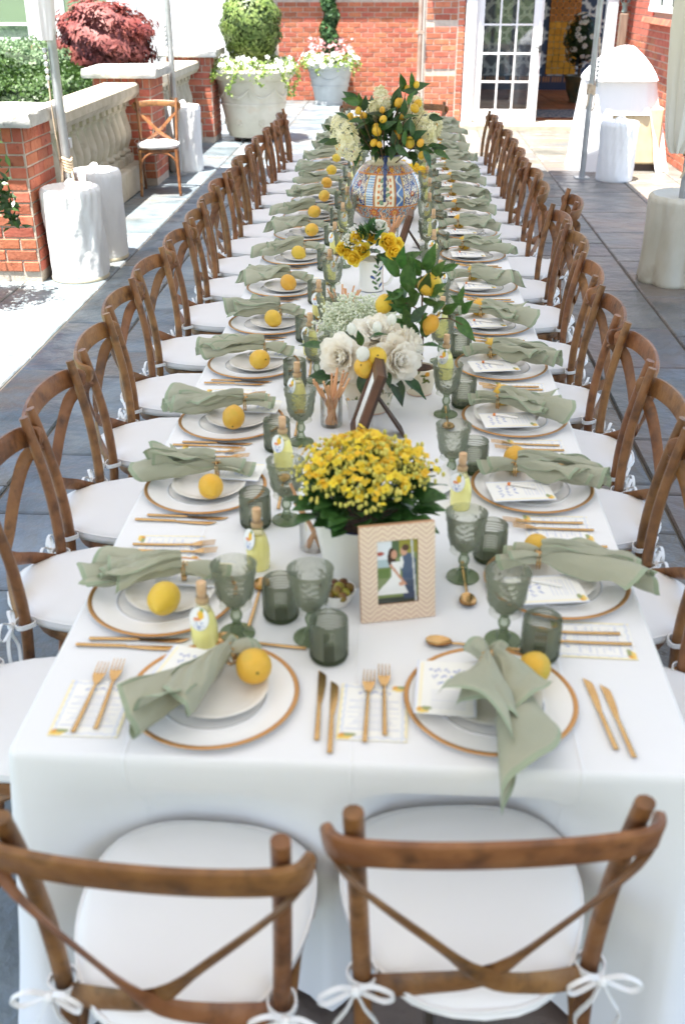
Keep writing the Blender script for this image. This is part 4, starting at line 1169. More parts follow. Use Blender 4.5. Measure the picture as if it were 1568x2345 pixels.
def cloth(label, y0, y1, z, near=False, far=False, seed=0):
    """top with rounded edge and skirt; open where it meets the next cloth"""
    r = random.Random(seed); hx = .61
    P = []
    step = 0.025
    def side(x, ya, yb):
        n = max(2, int(abs(yb - ya) / step)); return [(x, ya + (yb - ya) * i / n) for i in range(n + 1)]
    path = []
    if near:
        cr = .012
        L = side(-hx, y1, y0 + cr); R_ = side(hx, y0 + cr, y1)
        arc1 = [(-hx + cr - cr * math.cos(a), y0 + cr - cr * math.sin(a)) for a in [PI / 2 * k / 6 for k in range(1, 6)]]
        n = int(2 * (hx - cr) / step); F = [(-hx + cr + 2 * (hx - cr) * i / n, y0) for i in range(n + 1)]
        arc2 = [(hx - cr + cr * math.sin(a), y0 + cr - cr * math.cos(a)) for a in [PI / 2 * k / 6 for k in range(1, 6)]]
        paths = [L + arc1 + F + arc2 + R_]
    elif far:
        L = side(-hx, y0, y1); n = int(2 * hx / step)
        paths = [(side(hx, y0, y1) + [(hx - 2 * hx * i / n, y1) for i in range(1, n)] + L[::-1])]
    else:
        paths = [side(-hx, y1, y0), side(hx, y0, y1)]
    b = MB()
    prof = [(0, 0), (.004, -.0012), (.008, -.005), (.0105, -.012), (.012, -.022)] + [(.012 + .010 * k / 16, -.022 - .71 * k / 16) for k in range(1, 17)]
    for path in paths:
        n = len(path); nor = []
        s = 0; S = []
        for i in range(n):
            a = path[max(i - 1, 0)]; c = path[min(i + 1, n - 1)]
            dx, dy = c[0] - a[0], c[1] - a[1]; l = math.hypot(dx, dy) or 1
            nor.append((dy / l, -dx / l)); S.append(s)
            if i < n - 1: s += math.hypot(path[i + 1][0] - path[i][0], path[i + 1][1] - path[i][1])
        vs = []
        for k, (o, dz) in enumerate(prof):
            dep = max(0, -dz - .03) / .7
            for i in range(n):
                x, y = path[i]; nx, ny = nor[i]
                f = dep * (.014 * math.sin(S[i] * 9 + seed) + .013 * math.sin(S[i] * 21 + 2 + 3 * dep) + .004 * math.sin(S[i] * 47 + seed))
                crn = 0
                if near:
                    dc = min(math.hypot(x - hx, y - y0), math.hypot(x + hx, y - y0))
                    crn = math.exp(-(dc / .05) ** 2) * .075 * dep
                px, py = x + nx * (o + f + crn), y + ny * (o + f + crn)
                if near and y < y0 + .02:
                    pu = max(math.exp(-((x + .28) / .24) ** 4) * .135, math.exp(-((x - .21) / .24) ** 4) * .215)
                    q = min(1, max(0, (-dz - .04) / .2)); q = q * q * (3 - 2 * q)
                    py += pu * q
                elif abs(x) > .6:
                    q = min(1, max(0, (-dz - .12) / .14)); q = q * q * (3 - 2 * q)
                    w = min(1, max(0, (y - y0 - .05) / .15)) if near else 1
                    px -= math.copysign(.10 * q * w, x)
                vs.append((px, py, z + dz))
        fs = [(k * n + i, k * n + i + 1, (k + 1) * n + i + 1, (k + 1) * n + i) for k in range(len(prof) - 1) for i in range(n - 1)]
        b.add(vs, fs)
    nx_, ny_ = 36, max(8, int((y1 - y0) / .05))
    if near or far:
        pts = [(x, y) for x, y in paths[0]]
        b.add([(x, y, z) for x, y in pts], [tuple(range(len(pts)))])
    else:
        b.add([(-hx, y0, z), (hx, y0, z), (hx, y1, z), (-hx, y1, z)], [(0, 1, 2, 3)])
    return thing('tablecloth', label, 'tablecloth', me=b.mesh('tablecloth', 'cloth', angle=70), group='white tablecloths on the long table')
cloth('white tablecloth over the near table head, draping to the floor behind two chairs', 0.0, 1.56, .7605, near=True, seed=1)
cloth('white tablecloth across the middle of the table under the big painted vase', 1.54, 4.92, .759, seed=2)
cloth('white tablecloth over the far table head towards the door', 4.90, TABLE_L, .7575, far=True, seed=3)

# ------------------------------------------------------------------ tableware meshes
ch_me = MB().lathe([(.0, .004), (.10, .004), (.102, .0055), (.104, .004), (.12, .005), (.155, .012), (.1605, .0135), (.161, .012), (.15, .007), (.1, .0), (.0, .0)], 56).mesh('charger_plate', 'charger')
rim_me = MB().lathe([(.1555, .0128), (.159, .0148), (.1635, .0145), (.1655, .0125), (.163, .0105), (.159, .0118)], 56).mesh('gold_rim', 'gold_rim')
ring_me = MB().lathe([(.099, .0055), (.101, .0064), (.103, .0055)], 56).mesh('inner_ring', pm('ring_grey', lin(190, 190, 188), rough=0.2))
plate_me = MB().lathe([(0, .003), (.06, .003), (.085, .012), (.098, .017), (.1, .0165), (.088, .008), (.062, -.002), (0, -.002)], 44).mesh('salad_plate', 'porcelain')
def goblet():
    b = MB()
    b.lathe([(.034, .072), (.030, .08), (.0345, .09), (.037, .10), (.039, .11), (.0405, .12), (.042, .13), (.043, .138), (.0435, .145), (.044, .148), (.0465, .152), (.047, .166), (.0485, .17), (.047, .171), (.0445, .165), (.043, .15), (.039, .12), (.034, .095), (.024, .082), (.0, .08)], 36, fn=lambda a, z: .0022 * math.sin(9 * a) * math.sin((z - .07) * 130) if .085 < z < .145 else (.0008 * math.sin(36 * a) if .15 < z < .165 else 0))
    return b.mesh('bowl', 'green_pressed', angle=30)
gob_bowl = goblet()
gob_stem = MB().lathe([(0, .078), (.022, .078), (.012, .07), (.009, .062), (.0135, .05), (.0125, .042), (.0085, .034), (.011, .024), (.016, .014), (.0165, .011)], 24).mesh('stem', 'green_solid')
gob_foot = MB().lathe([(.0165, .012), (.03, .0065), (.0375, .0045), (.0385, .002), (.037, 0), (0, 0)], 32).mesh('foot', 'green_solid')
def tumbler():
    b = MB()
    pr = [(.0, .0), (.034, .0), (.038, .004)]
    for k in range(11):
        z = .008 + k * .0068; pr += [(.0388, z), (.0400, z + .0022), (.0388, z + .0045)]
    pr += [(.0385, .084), (.0395, .0915), (.0385, .094), (.0372, .092), (.036, .08), (.0345, .012), (.0, .010)]
    b.lathe(pr, 40, fn=lambda a, z: .0007 * math.sin(40 * a) if .006 < z < .082 else 0)
    return b.mesh('tumbler', 'green_glass', angle=40)
tum_me = tumbler()
tum_base = MB().lathe([(0, .0005), (.034, .0005), (.0375, .005), (.0375, .0085), (0, .0085)], 28).mesh('thick_base', 'green_solid')
def bottle_mesh():
    pr = [(.0178, .0905), (.014, .1), (.0115, .115), (.0115, .125), (.0135, .127), (.0135, .132), (.011, .133)]
    return MB().lathe(pr, 24).mesh('bottle_glass', 'clear_glass')
bot_me = bottle_mesh()
liq_me = MB().lathe([(0, .0), (.024, .0), (.0265, .004), (.028, .03), (.0275, .055), (.022, .08), (.0178, .0905), (.0145, .0915), (0, .0915)], 24).mesh('lemon_liqueur', 'limoncello')
cork_me = MB().lathe([(0, .115), (.0095, .115), (.0105, .15), (.0098, .156), (0, .156)], 14).mesh('cork', 'cork')
twine_me = MB().lathe([(.0118, .108), (.0138, .111), (.0142, .115), (.0138, .119), (.0118, .122)], 14).mesh('twine', 'twine')
def tag_cols(co):
    x, z = co[:, 0] / .021, co[:, 2] / .026
    c = np.tile(np.array(lin(244, 243, 240)[:3]), (len(x), 1))
    rr = np.hypot(x, z); c[rr > 0.9] = lin(220, 220, 216)[:3]
    c[np.hypot((x - .15) / .32, (z - .35) / .42) < 1] = lin(240, 190, 60)[:3]
    c[np.hypot((x - .3) / .2, (z - .75) / .15) < 1] = lin(120, 150, 70)[:3]
    c[np.hypot((x + .25) / .4, (z + .05) / .14) < 1] = lin(232, 150, 100)[:3]
    ln = (np.abs(((z + .1) * 7) % 1 - .5) < .2) & (z < -.2) & (np.abs(x) < .5)
    c[ln] = lin(170, 180, 205)[:3]
    return c
b = MB(); vs = [(0, 0, 0)]; fs = []
NR, NS = 8, 28
for i in range(1, NR + 1):
    for k in range(NS): vs.append((.021 * i / NR * math.cos(2 * PI * k / NS), 0.0, .026 * i / NR * math.sin(2 * PI * k / NS)))
for k in range(NS): fs.append((0, 1 + k, 1 + (k + 1) % NS))
for i in range(NR - 1):
    for k in range(NS): fs.append((1 + i * NS + k, 1 + (i + 1) * NS + k, 1 + (i + 1) * NS + (k + 1) % NS, 1 + i * NS + (k + 1) % NS))
n0 = len(vs); vs += [(vs[1 + (NR - 1) * NS + k][0], 0.0012, vs[1 + (NR - 1) * NS + k][2]) for k in range(NS)]
fs += [(1 + (NR - 1) * NS + k, n0 + k, n0 + (k + 1) % NS, 1 + (NR - 1) * NS + (k + 1) % NS) for k in range(NS)] + [tuple(n0 + k for k in range(NS))]
tag_me = MB().add(vs, fs).mesh('tag', 'print', smooth=False); set_cols(tag_me, tag_cols)

def knife_mesh():
    b = MB()
    b.sweep([(0, -.11, .0035), (0, -.02, .0035), (0, -.005, .0035)], lambda t: (.0052 - .0012 * t, .0028), 8, 2)
    o = []
    n = 14
    vs = []
    for i in range(n + 1):
        t = i / n; y = -.005 + .105 * t
        w = .0045 + .006 * math.sin(min(1, t * 1.5) * PI / 2)
        l = -.0045 - .001 * t; r_ = w if t < .8 else w * (1 - ((t - .8) / .2) ** 2) - .0045 * ((t - .8) / .2) ** 2
        for x, z in ((l, .002), ((l + r_) / 2, .0032), (r_, .0022), ((l + r_) / 2, .0012)): vs.append((x, y, z))
    fs = [(i * 4 + k, i * 4 + (k + 1) % 4, (i + 1) * 4 + (k + 1) % 4, (i + 1) * 4 + k) for i in range(n) for k in range(4)] + [(0, 1, 2, 3), tuple(n * 4 + k for k in (3, 2, 1, 0))]
    return b.add(vs, fs).mesh('knife', 'gold', angle=40)
def fork_mesh():
    b = MB()
    b.sweep([(0, -.10, .003), (0, -.02, .003), (0, .03, .0045), (0, .045, .004)], lambda t: (.0048 - .0022 * t * (t < .9), .0026), 8, 4)
    def zz(y): return .003 + .012 * ((y - .04) / .06) ** 1.5 * .8 + .002 * math.sin((y - .04) / .06 * PI) if y > .04 else .004
    vs = []; n = 8
    for i in range(n + 1):
        t = i / n; y = .04 + .03 * t; w = .003 + .0095 * math.sin(t * PI / 2)
        for x, z in ((-w, .001), (0, 0), (w, .001), (0, -.0018)): vs.append((x, y, zz(y) + z))
    b.add(vs, [(i * 4 + k, i * 4 + (k + 1) % 4, (i + 1) * 4 + (k + 1) % 4, (i + 1) * 4 + k) for i in range(n) for k in range(4)] + [tuple(n * 4 + k for k in (3, 2, 1, 0))])
    for k in range(4):
        x = -.0105 + .007 * k
        b.sweep([(x, .068, zz(.068)), (x, .085, zz(.085)), (x, .103, zz(.1))], lambda t: (.0018 - .0008 * t, .001), 5, 2)
    return b.mesh('fork', 'gold', angle=45)
def spoon_mesh():
    b = MB()
    b.sweep([(0, -.10, .003), (0, -.02, .003), (0, .03, .005), (0, .05, .004)], lambda t: (.0048 - .002 * t, .0025), 8, 4)
    def bowl(u, v):
        a = v * 2 * PI; r = u
        y = .072 + .028 * r * math.sin(a); x = .019 * r * math.cos(a) * (1 + .12 * math.sin(a))
        return (x, y, .009 - .008 * (1 - r * r))
    b.grid(bowl, 6, 20)
    b.grid(lambda u, v: (lambda p: (p[0] * 1.03, p[1], p[2] - .0016))(bowl(u, 1 - v)), 6, 20)
    return b.mesh('spoon', 'gold', angle=60)
kn_me, fk_me, sp_me = knife_mesh(), fork_mesh(), spoon_mesh()
def lemon_mesh(seed):
    r = random.Random(seed); b = MB(); n, m = 24, 18; vs = []
    S = 1.16
    ph = [r.uniform(0, 6) for _ in range(4)]
    for i in range(n + 1):
        t = i / n; x = -1 + 2 * t
        rad = math.sqrt(max(0, 1 - x * x)) ** .92
        L = .035 * x
        if t > .9: L += .009 * (t - .9) / .1; rad = max(rad * .85, .2 * (1 - (t - .9) / .1) ** .5)
        if t < .04: rad *= .9
        for k in range(m):
            a = 2 * PI * k / m; q = .0295 * rad * (1 + .02 * math.sin(2 * a + ph[0]) + .015 * math.sin(3 * a + 4 * x + ph[1]))
            vs.append((L * S, q * S * math.cos(a), (.0295 + q * math.sin(a)) * S))
    fs = [(i * m + k, i * m + (k + 1) % m, (i + 1) * m + (k + 1) % m, (i + 1) * m + k) for i in range(n) for k in range(m)]
    b.add(vs, fs)
    b.ball((-.0345 * S, 0, .0295 * S), .003, 8, 5, mi=1)
    Rm = Matrix.Rotation(r.uniform(-.4, .4), 3, 'Y') @ Matrix.Rotation(r.uniform(0, 6.28), 3, 'X'); cz_ = Vector((0, 0, .0295 * S)); k_ = r.uniform(.94, 1.04)
    q_ = [Rm @ ((Vector(p_) - cz_) * k_) for p_ in b.v]; mz = min(p_.z for p_ in q_)
    b.v = [(p_.x, p_.y, p_.z - mz) for p_ in q_]
    return b.mesh('lemon', ['lemon', 'stem_dot'], angle=80)
lem_mes = [lemon_mesh(k) for k in range(7)]
def card_mesh(name, w, l, seed, menu=False):
    r = np.random.default_rng(seed)
    b = MB(); nx, ny = 40, 56
    b.grid(lambda u, v: (w * (u - .5), l * (v - .5), .0008), nx, ny)
    e = [(-w / 2, -l / 2), (w / 2, -l / 2), (w / 2, l / 2), (-w / 2, l / 2)]
    b.add([(x, y, .0008) for x, y in e] + [(x, y, 0) for x, y in e], [(i, i + 4, (i + 1) % 4 + 4, (i + 1) % 4) for i in range(4)])
    me = b.mesh(name, 'print', smooth=False)
    def cols(co):
        x, y = co[:, 0] / w + .5, co[:, 1] / l + .5
        c = np.tile(np.array(lin(245, 244, 238)[:3]), (len(x), 1))
        if menu:
            wave = .07 + .012 * np.sin(y * 50)
            for edge in (x, 1 - x): c[np.abs(edge - wave) < .016] = lin(214, 220, 232)[:3]; c[edge < .03] = lin(246, 234, 190)[:3]
            wy = .05 + .01 * np.sin(x * 36)
            for edge in (y, 1 - y): c[np.abs(edge - wy) < .012] = lin(216, 221, 232)[:3]
            ln = (np.abs((y * 24) % 1 - .5) < .24) & (y > .16) & (y < .76) & (np.abs(x - .5) < .3 - .1 * np.sin(np.floor(y * 24) * 2.7))
            c[ln] = lin(222, 224, 230)[:3]
            ln = (np.abs(y - .85 - .02 * np.sin(x * 40)) < .022) & (np.abs(x - .5) < .24) & (np.sin(x * 95) > -.5)
            c[ln] = lin(176, 184, 208)[:3]
        else:
            for k in range(3):
                yy = .82 - .12 * k + .016 * np.sin(x * 55 + k) + .012 * np.sin(x * 90 + 2 * k)
                c[(np.abs(y - yy) < .018) & (np.abs(x - .52) < .3 - .05 * k) & (np.sin(x * 40 + k * 2) > -.75)] = lin(162, 170, 204)[:3]
            c[(np.abs((x * 6) % 1 - .5) < .14) & (y < .96) & (x < .25)] = lin(247, 238, 206)[:3]
            c[(x > .95) | (x < .03)] = lin(222, 226, 238)[:3]
            ln = (np.abs((y * 20) % 1 - .5) < .2) & (y < .45) & (y > .12) & (np.abs(x - .55) < .3)
            c[ln] = lin(222, 224, 232)[:3]
        for (cx, cy) in ((.14, .07),) if not menu else ((.12, .06), (.86, .94)):
            d = np.hypot((x - cx) / .11, (y - cy) / .055)
            c[d < 1] = lin(238, 204, 108)[:3]
            d2 = np.hypot((x - cx - .06) / .1, (y - cy - .03) / .03); c[d2 < 1] = lin(158, 166, 116)[:3]
            d3 = np.hypot((x - cx + .05) / .04, (y - cy - .02) / .03); c[d3 < 1] = lin(226, 160, 70)[:3]
        return c
    set_cols(me, cols)
    return me
card_mes = [card_mesh('place_card', .115, .165, 5), card_mesh('place_card', .115, .165, 6)]
menu_me = card_mesh('menu_card', .13, .165, 7, menu=True)

def napkin_mesh(seed, Lt=.25, W=.085, nf=2.4, a=.13, H=.034, edge=None, tip=.2, Lh=.1, layers=3, droop=.0, bend=0.0):
    """linen napkin gathered in a ring at the origin; tail runs to -Y, short bunched head to +Y"""
    r = random.Random(seed); b = MB()
    for ly in range(layers):
        ph = r.uniform(0, 6.3); f = nf * (1 - .2 * ly); w1 = W * (1 - .2 * ly); L1 = Lt * (1.0 if ly == 0 else r.uniform(.7, .95)); zo = .006 + .017 * ly; yw = (0, .17, -.2)[ly] * r.choice((-1, 1)) + r.uniform(-.06, .06)
        jag = [r.uniform(-.26, .14) for _ in range(5)]; sk = r.uniform(-.25, .25)
        def end(t):
            q = (t + 1) / 2 * 4; i = min(3, int(q)); fq = q - i
            return L1 * (1 + jag[i] * (1 - fq) + jag[i + 1] * fq + tip * (1 - abs(t)) - tip * .4)
        def tail(u, v):
            t = 2 * v - 1
            s = u
            e = s * s * (3 - 2 * s)
            w = .013 + (w1 - .013) * (s ** .95)
            am = a * min(1, s * 1.8)
            arg = 2 * PI * f * v + ph + .8 * s
            h = .016 * (1 - s) + H * (s ** .7) * (1 - .3 * ly) * (1 + .35 * math.sin(5 * v + ph * 2))
            x = w * (t + am * 2 * math.sin(arg)) + sk * s * w * .6
            y = -end(t) * s
            pz = .02 + .014 * (1 - min(1, -y / .12)) - droop * max(0, -y - .19) * 1.0
            cc = math.cos(arg); cr = .004 * math.sin(19 * t + 5 * math.sin(3 * s + ph) + ph) * (1 - s) * min(1, s * 6) + .0028 * math.sin(9 * t + 17 * s + ph * 3) * s + .002 * math.sin(23 * t - 12 * s + ph) * s
            z = cr + pz + zo * (1 - .3 * s) + h * (.5 + .5 * math.copysign(abs(cc) ** .75, cc)) * (1 - .25 * abs(t) ** 3) - .006 * s
            z += .026 * s * (max(0, abs(t) - .55) / .45) ** 1.5 * (.4 + .9 * math.sin(5 * s + ph * (2 if t > 0 else 3)))
            xb = x + bend * s * s * .1
            return (xb * math.cos(yw) - y * math.sin(yw), xb * math.sin(yw) + y * math.cos(yw), z + .02 * ly * s * (1 - s))
        n = 22; m = 54
        b.grid(tail, n, m, mif=lambda i, j: 1 if (i == n - 1 or j in (0, m - 1)) else 0)
    ph = r.uniform(0, 6.3)
    for ly in range(2):
        L2 = Lh * (1 - .25 * ly); f2 = 1.6 - .4 * ly; w2 = .038 - .008 * ly
        def head(u, v):
            t = 2 * v - 1; s = u; arg = 2 * PI * f2 * v + ph + ly
            w = .013 + (w2 - .013) * s ** .8
            x = w * (t + .12 * math.sin(arg) * min(1, 2 * s) * 2)
            y = L2 * s * (1 - .25 * t * t + .12 * math.sin(3 * t + ph))
            z = .034 + .012 * ly + (.014 * (1 - s) + .03 * s) * (.5 + .5 * math.cos(arg)) + .006 * math.sin(s * PI) - .014 * s
            return (x, y, z)
        b.grid(head, 10, 30, mif=lambda i, j: 1 if i == 9 else 0)
    return b.mesh('napkin', ['napkin', 'napkin_hem'], angle=0)
nap_mes = [napkin_mesh(10, Lt=.225, W=.05, nf=2.4, a=.2, H=.05, droop=.1), napkin_mesh(11, Lt=.215, W=.058, nf=1.9, a=.24, H=.056, droop=.25), napkin_mesh(12, Lt=.23, W=.046, nf=2.9, a=.17, H=.046, tip=.35, droop=.1),
           napkin_mesh(13, Lt=.22, W=.06, nf=1.5, a=.28, H=.06, tip=.1, droop=.35), napkin_mesh(14, Lt=.24, W=.05, nf=2.2, a=.22, H=.05, bend=.4, droop=.3), napkin_mesh(15, Lt=.215, W=.064, nf=3.0, a=.16, H=.054, tip=.25, droop=.15), napkin_mesh(17, Lt=.23, W=.056, nf=2.0, a=.22, H=.054, bend=-.4, droop=.25)]
nap_NL = napkin_mesh(21, Lt=.245, W=.08, nf=1.7, a=.22, H=.072, tip=.05, Lh=.06, layers=2)
nap_NR = napkin_mesh(33, Lt=.215, W=.085, nf=1.9, a=.22, H=.075, tip=.8, Lh=.07, droop=.4, layers=2)
b = MB()
b.sweep([(.0165 * math.cos(x), 0, .036 + .0185 * math.sin(x)) for x in [i * PI / 9 for i in range(19)]], .0022, 6, 1)
b.sweep([(.017 * math.cos(x), .006, .036 + .019 * math.sin(x)) for x in [i * PI / 9 for i in range(19)]], .0018, 6, 1)
for k in range(6):
    an = k * 1.05; b.sweep([(.004 * math.cos(an), .003, .056), (.011 * math.cos(an), .003 + .010 * math.sin(an), .06), (.015 * math.cos(an), .003 + .013 * math.sin(an), .056)], lambda t: .0028 * (1 - .6 * t), 5, 2)
nring_me = b.mesh('napkin_ring', 'gold', angle=50)
stick_me = MB().sweep([(-.035, 0, 0), (.035, 0, 0)], .0038, 8, 1).mesh('stick', 'white_stick')
tip_me = MB().sweep([(0, 0, 0), (.008, 0, 0)], .0044, 8, 1).mesh('stick_end', 'orange_tip')

# ------------------------------------------------------------------ place settings
def place(me, name, cat, label, Mx, u, w, z=0.0, rz=0.0, group=None, rot=None, scale=(1, 1, 1)):
    p = Mx @ Vector((u, w, 0))
    base = math.atan2(Mx[1][0], Mx[0][0])
    return thing(name, label, cat, (p.x, p.y, TZ + .001 + z), base + rz, group, me)
def setting(idx, Mx, where, kind, bottle=True, napkin=None, rowside=None, full=True):
    r = random.Random(100 + idx)
    j = lambda s: r.uniform(-s, s)
    chg = place(ch_me, 'charger_plate', 'plate', f'glass charger with gold rim, {where}', Mx, 0, .168, 0, 0, 'gold rimmed chargers')
    obj('gold_rim', rim_me, chg); obj('inner_ring', ring_me, chg)
    su, sw = (j(.012), .185 + j(.012))
    place(plate_me, 'salad_plate', 'plate', f'small white plate under the napkin, {where}', Mx, su, sw, .0075, 0, 'white salad plates')
    if kind == 'NL': cu, cw, crz, nu, nw, nrz, lu, lw, lrz = -.065, .205, -.25, .02, .235, -.70, .075, .20, 1.9
    elif kind == 'NR': cu, cw, crz, nu, nw, nrz, lu, lw, lrz = -.085, .175, -.06, .0, .23, .04, .085, .215, 1.1
    elif kind == 'R': cu, cw, crz, nu, nw, nrz, lu, lw, lrz = -.065 + j(.008), .2 + j(.01), .12 + j(.06), .02 + j(.01), .205 + j(.012), -.22 + j(.1), .083, .2 + j(.01), j(.5) + (0 if r.random() < .5 else PI)
    else: cu, cw, crz, nu, nw, nrz, lu, lw, lrz = -.075 + j(.008), .225 + j(.01), -.1 + j(.08), -.035 + j(.012), .2 + j(.012), .1 + j(.12), .075, .205 + j(.02), j(.9) + (0 if r.random() < .5 else PI)
    place(card_mes[idx % 2], 'place_card', 'card', f'white handwritten card with lemon print tucked under the napkin, {where}', Mx, cu, cw, .0275, crz, 'handwritten cards')
    nm = napkin or nap_mes[(idx * 3 + (idx // 7)) % len(nap_mes)]
    nk = place(nm, 'napkin', 'napkin', f'sage green napkin gathered in a gold ring, {where}', Mx, nu, nw, .012, nrz, 'sage napkins in gold rings')
    obj('napkin_ring', nring_me, nk)
    place(lem_mes[(idx * 3 + idx // 5) % 7], 'lemon', 'lemon', f'yellow lemon resting beside the napkin, {where}', Mx, lu, lw, .016 if kind != 'NL' else .018, lrz, 'lemons on the plates')
    if kind == 'R':
        st = place(stick_me, 'paper_stick', 'stick', f'thin white stick with orange end lying on the card, {where}', Mx, -.05, .2, .033, 1.25, 'white sticks on the cards'); obj('stick_end', tip_me, st, (.033, 0, 0))
    if full:
        place(menu_me, 'menu_card', 'card', f'printed menu card with lemons lying under the forks, {where}', Mx, -.222, .125 + j(.006), .0006, j(.03) + (PI if kind == 'R' and 0 else 0), 'menu cards')
    for k, uu in enumerate((-.235, -.202)):
        place(fk_me, 'fork', 'fork', f'{("outer", "inner")[k]} gold fork on the menu card, {where}', Mx, uu + j(.003), .145 + .012 * k + j(.006), .002, j(.03), 'gold forks')
    ku = (.205, .232) if kind in ('NL', 'NR') else ((.15, .172) if kind == 'R' else (.163, .19))
    for k, uu in enumerate(ku):
        place(kn_me, 'knife', 'knife', f'{("inner", "outer")[k]} gold knife beside the plate, {where}', Mx, uu + j(.003), .155 - .025 * k + j(.005), .001, (.12 if kind == 'NR' else 0) + j(.04), 'gold knives')
    if kind in ('NL', 'NR'): su_, sw_, sz_ = (.065, .345, PI / 2 - .12) if kind == 'NL' else (-.02, .35, PI / 2 - .1)
    else: su_, sw_, sz_ = (-.005 + j(.02), .372 + j(.008), PI / 2 + j(.06))
    place(sp_me, 'spoon', 'spoon', f'gold dessert spoon above the plate, {where}', Mx, su_, sw_, .001, sz_, 'gold spoons')
    if kind == 'L0': g_, t_ = (.127, .352), (.056, .438)
    elif kind == 'L': g_, t_ = (.15 + j(.02), .408 + j(.012)), (.195 + j(.012), .33 + j(.006))
    elif kind == 'R': g_, t_ = (.035 + j(.02), .388 + j(.012)), (.11 + j(.015), .315 + j(.008))
    elif kind == 'R0': g_, t_ = (.11, .363), (.17, .295)
    elif kind == 'NL': g_, t_ = (.172, .376), (.213, .31)
    else: g_, t_ = (.042, .376), (.112, .326)
    q = Mx @ Vector((g_[0], g_[1], 0))
    gt = thing('goblet', f'green pressed glass goblet, {where}', 'goblet', (q.x, q.y, TZ + .001), j(3), 'green goblets')
    obj('bowl', gob_bowl, gt); obj('stem', gob_stem, gt); obj('foot', gob_foot, gt)
    q = Mx @ Vector((t_[0], t_[1], 0))
    tt = thing('tumbler', f'green ribbed glass tumbler, {where}', 'tumbler', (q.x, q.y, TZ + .001), j(3), 'green tumblers', tum_me)
    obj('thick_base', tum_base, tt)
    if bottle:
        bu, bw = (-.13 + j(.02), .365 + j(.01)) if kind != 'NL' else (-.045, .335)
        q = Mx @ Vector((bu, bw, 0))
        bt = thing('liqueur_bottle', f'little corked bottle of yellow liqueur with a lemon tag, {where}', 'bottle', (q.x, q.y, TZ + .001), 0, 'liqueur bottles', bot_me)
        obj('lemon_liqueur', liq_me, bt); obj('cork', cork_me, bt); obj('twine', twine_me, bt)
        a = r.choice([-2.1, -2.4, -1.2, -.7]) if kind != 'NL' else -1.75
        obj('tag', tag_me, bt, (.024 * math.cos(a) , .024 * math.sin(a), .083), (D2R(-12), 0, a + PI / 2))

def Mrow(x, y, ang):
    return Matrix.Translation((x, y, 0)) @ Matrix.Rotation(ang, 4, 'Z')
for i in range(17):
    setting(i, Mrow(-.61, LY[i], -PI / 2), f'{ORD[i]} setting along the balustrade side', 'L0' if i == 0 else 'L', full=i < 9)
for i in range(17):
    setting(60 + i, Mrow(.61, RY[i], PI / 2), f'{ORD[i]} setting along the cart side', 'R', bottle=i not in (0, 2), full=i < 9)
setting(40, Mrow(-.272, 0, 0), 'near table head, nearer the balustrade', 'NL', napkin=nap_NL)
setting(41, Mrow(.258, .01, 0), 'near table head, nearer the cart', 'NR', bottle=False, napkin=nap_NR)
setting(42, Mrow(.28, TABLE_L, PI), 'far table head, nearer the balustrade', 'L', bottle=False, full=False)
setting(43, Mrow(-.28, TABLE_L, PI), 'far table head, nearer the cart', 'L', bottle=False, full=False)

# ------------------------------------------------------------------ leaves and blooms
def leaf_mesh(name, mat, w=.4, fold=.12, droop=.25, seed=0):
    r = random.Random(seed); b = MB(); n = 7
    def fn(u, v):
        t = u; x = (2 * v - 1)
        hw = w / 2 * (math.sin(PI * min(1, t ** .8)) ** .9 if 0 < t < 1 else 0) * (1 if t < .5 else 1 - .7 * (t - .5))
        return (x * hw, t, fold * abs(x) * hw * 2 - droop * t * t * .5 + .02 * math.sin(t * 9 + x * 2))
    b.grid(fn, n, 4)
    return b.mesh(name, mat, angle=0)
leafA = [leaf_mesh('leaf', 'leaf_lemon', .40, seed=k, droop=.15 + .15 * k) for k in range(3)]
leafB = [leaf_mesh('leaf', 'leaf_dark', .45, seed=k, droop=.1 + .2 * k) for k in range(3)]
leafK = [leaf_mesh('leaf', 'leaf_kal', .7, seed=k, droop=.3 + .2 * k) for k in range(2)]
def orient(d, roll=0.0, up=(0, 0, 1)):
    d = Vector(d).normalized(); u = Vector(up)
    x = d.cross(u)
    if x.length < 1e-3: x = Vector((1, 0, 0))
    x.normalize(); z = x.cross(d)
    m = Matrix((x, d, z)).transposed()
    return (m @ Matrix.Rotation(roll, 3, 'Y')).to_euler()
def put_leaf(parent, me, p, d, size, roll=0.0, up=(0, -.5, 1)):
    return obj('leaf', me, parent, p, orient(d, roll, up), (size, size, size))
def petal(b, az, L, W, e0, e1, r0=.004, z0=0.0, cup=.3, ruf=.0, mi=0, seed=0, nu=5, nv=4):
    ca, sa = math.cos(az), math.sin(az); path = []; r_, z_ = r0, z0
    for i in range(nu + 1):
        path.append((r_, z_)); e = e0 + (e1 - e0) * i / nu; r_ += L / nu * math.cos(e); z_ += L / nu * math.sin(e)
    def fn(u, v):
        i = u * nu; k = min(nu - 1, int(i)); f = i - k
        rr = path[k][0] * (1 - f) + path[k + 1][0] * f; zz = path[k][1] * (1 - f) + path[k + 1][1] * f
        t = 2 * v - 1; hw = W / 2 * (math.sin(PI * (.08 + .80 * u)) ** .7)
        inn = cup * hw * t * t
        ru = ruf * u * math.sin(t * 5 + seed * 1.7) * L
        return ((rr - inn) * ca - t * hw * sa, (rr - inn) * sa + t * hw * ca, zz + ru + inn * .4)
    b.grid(fn, nu, nv, mi)
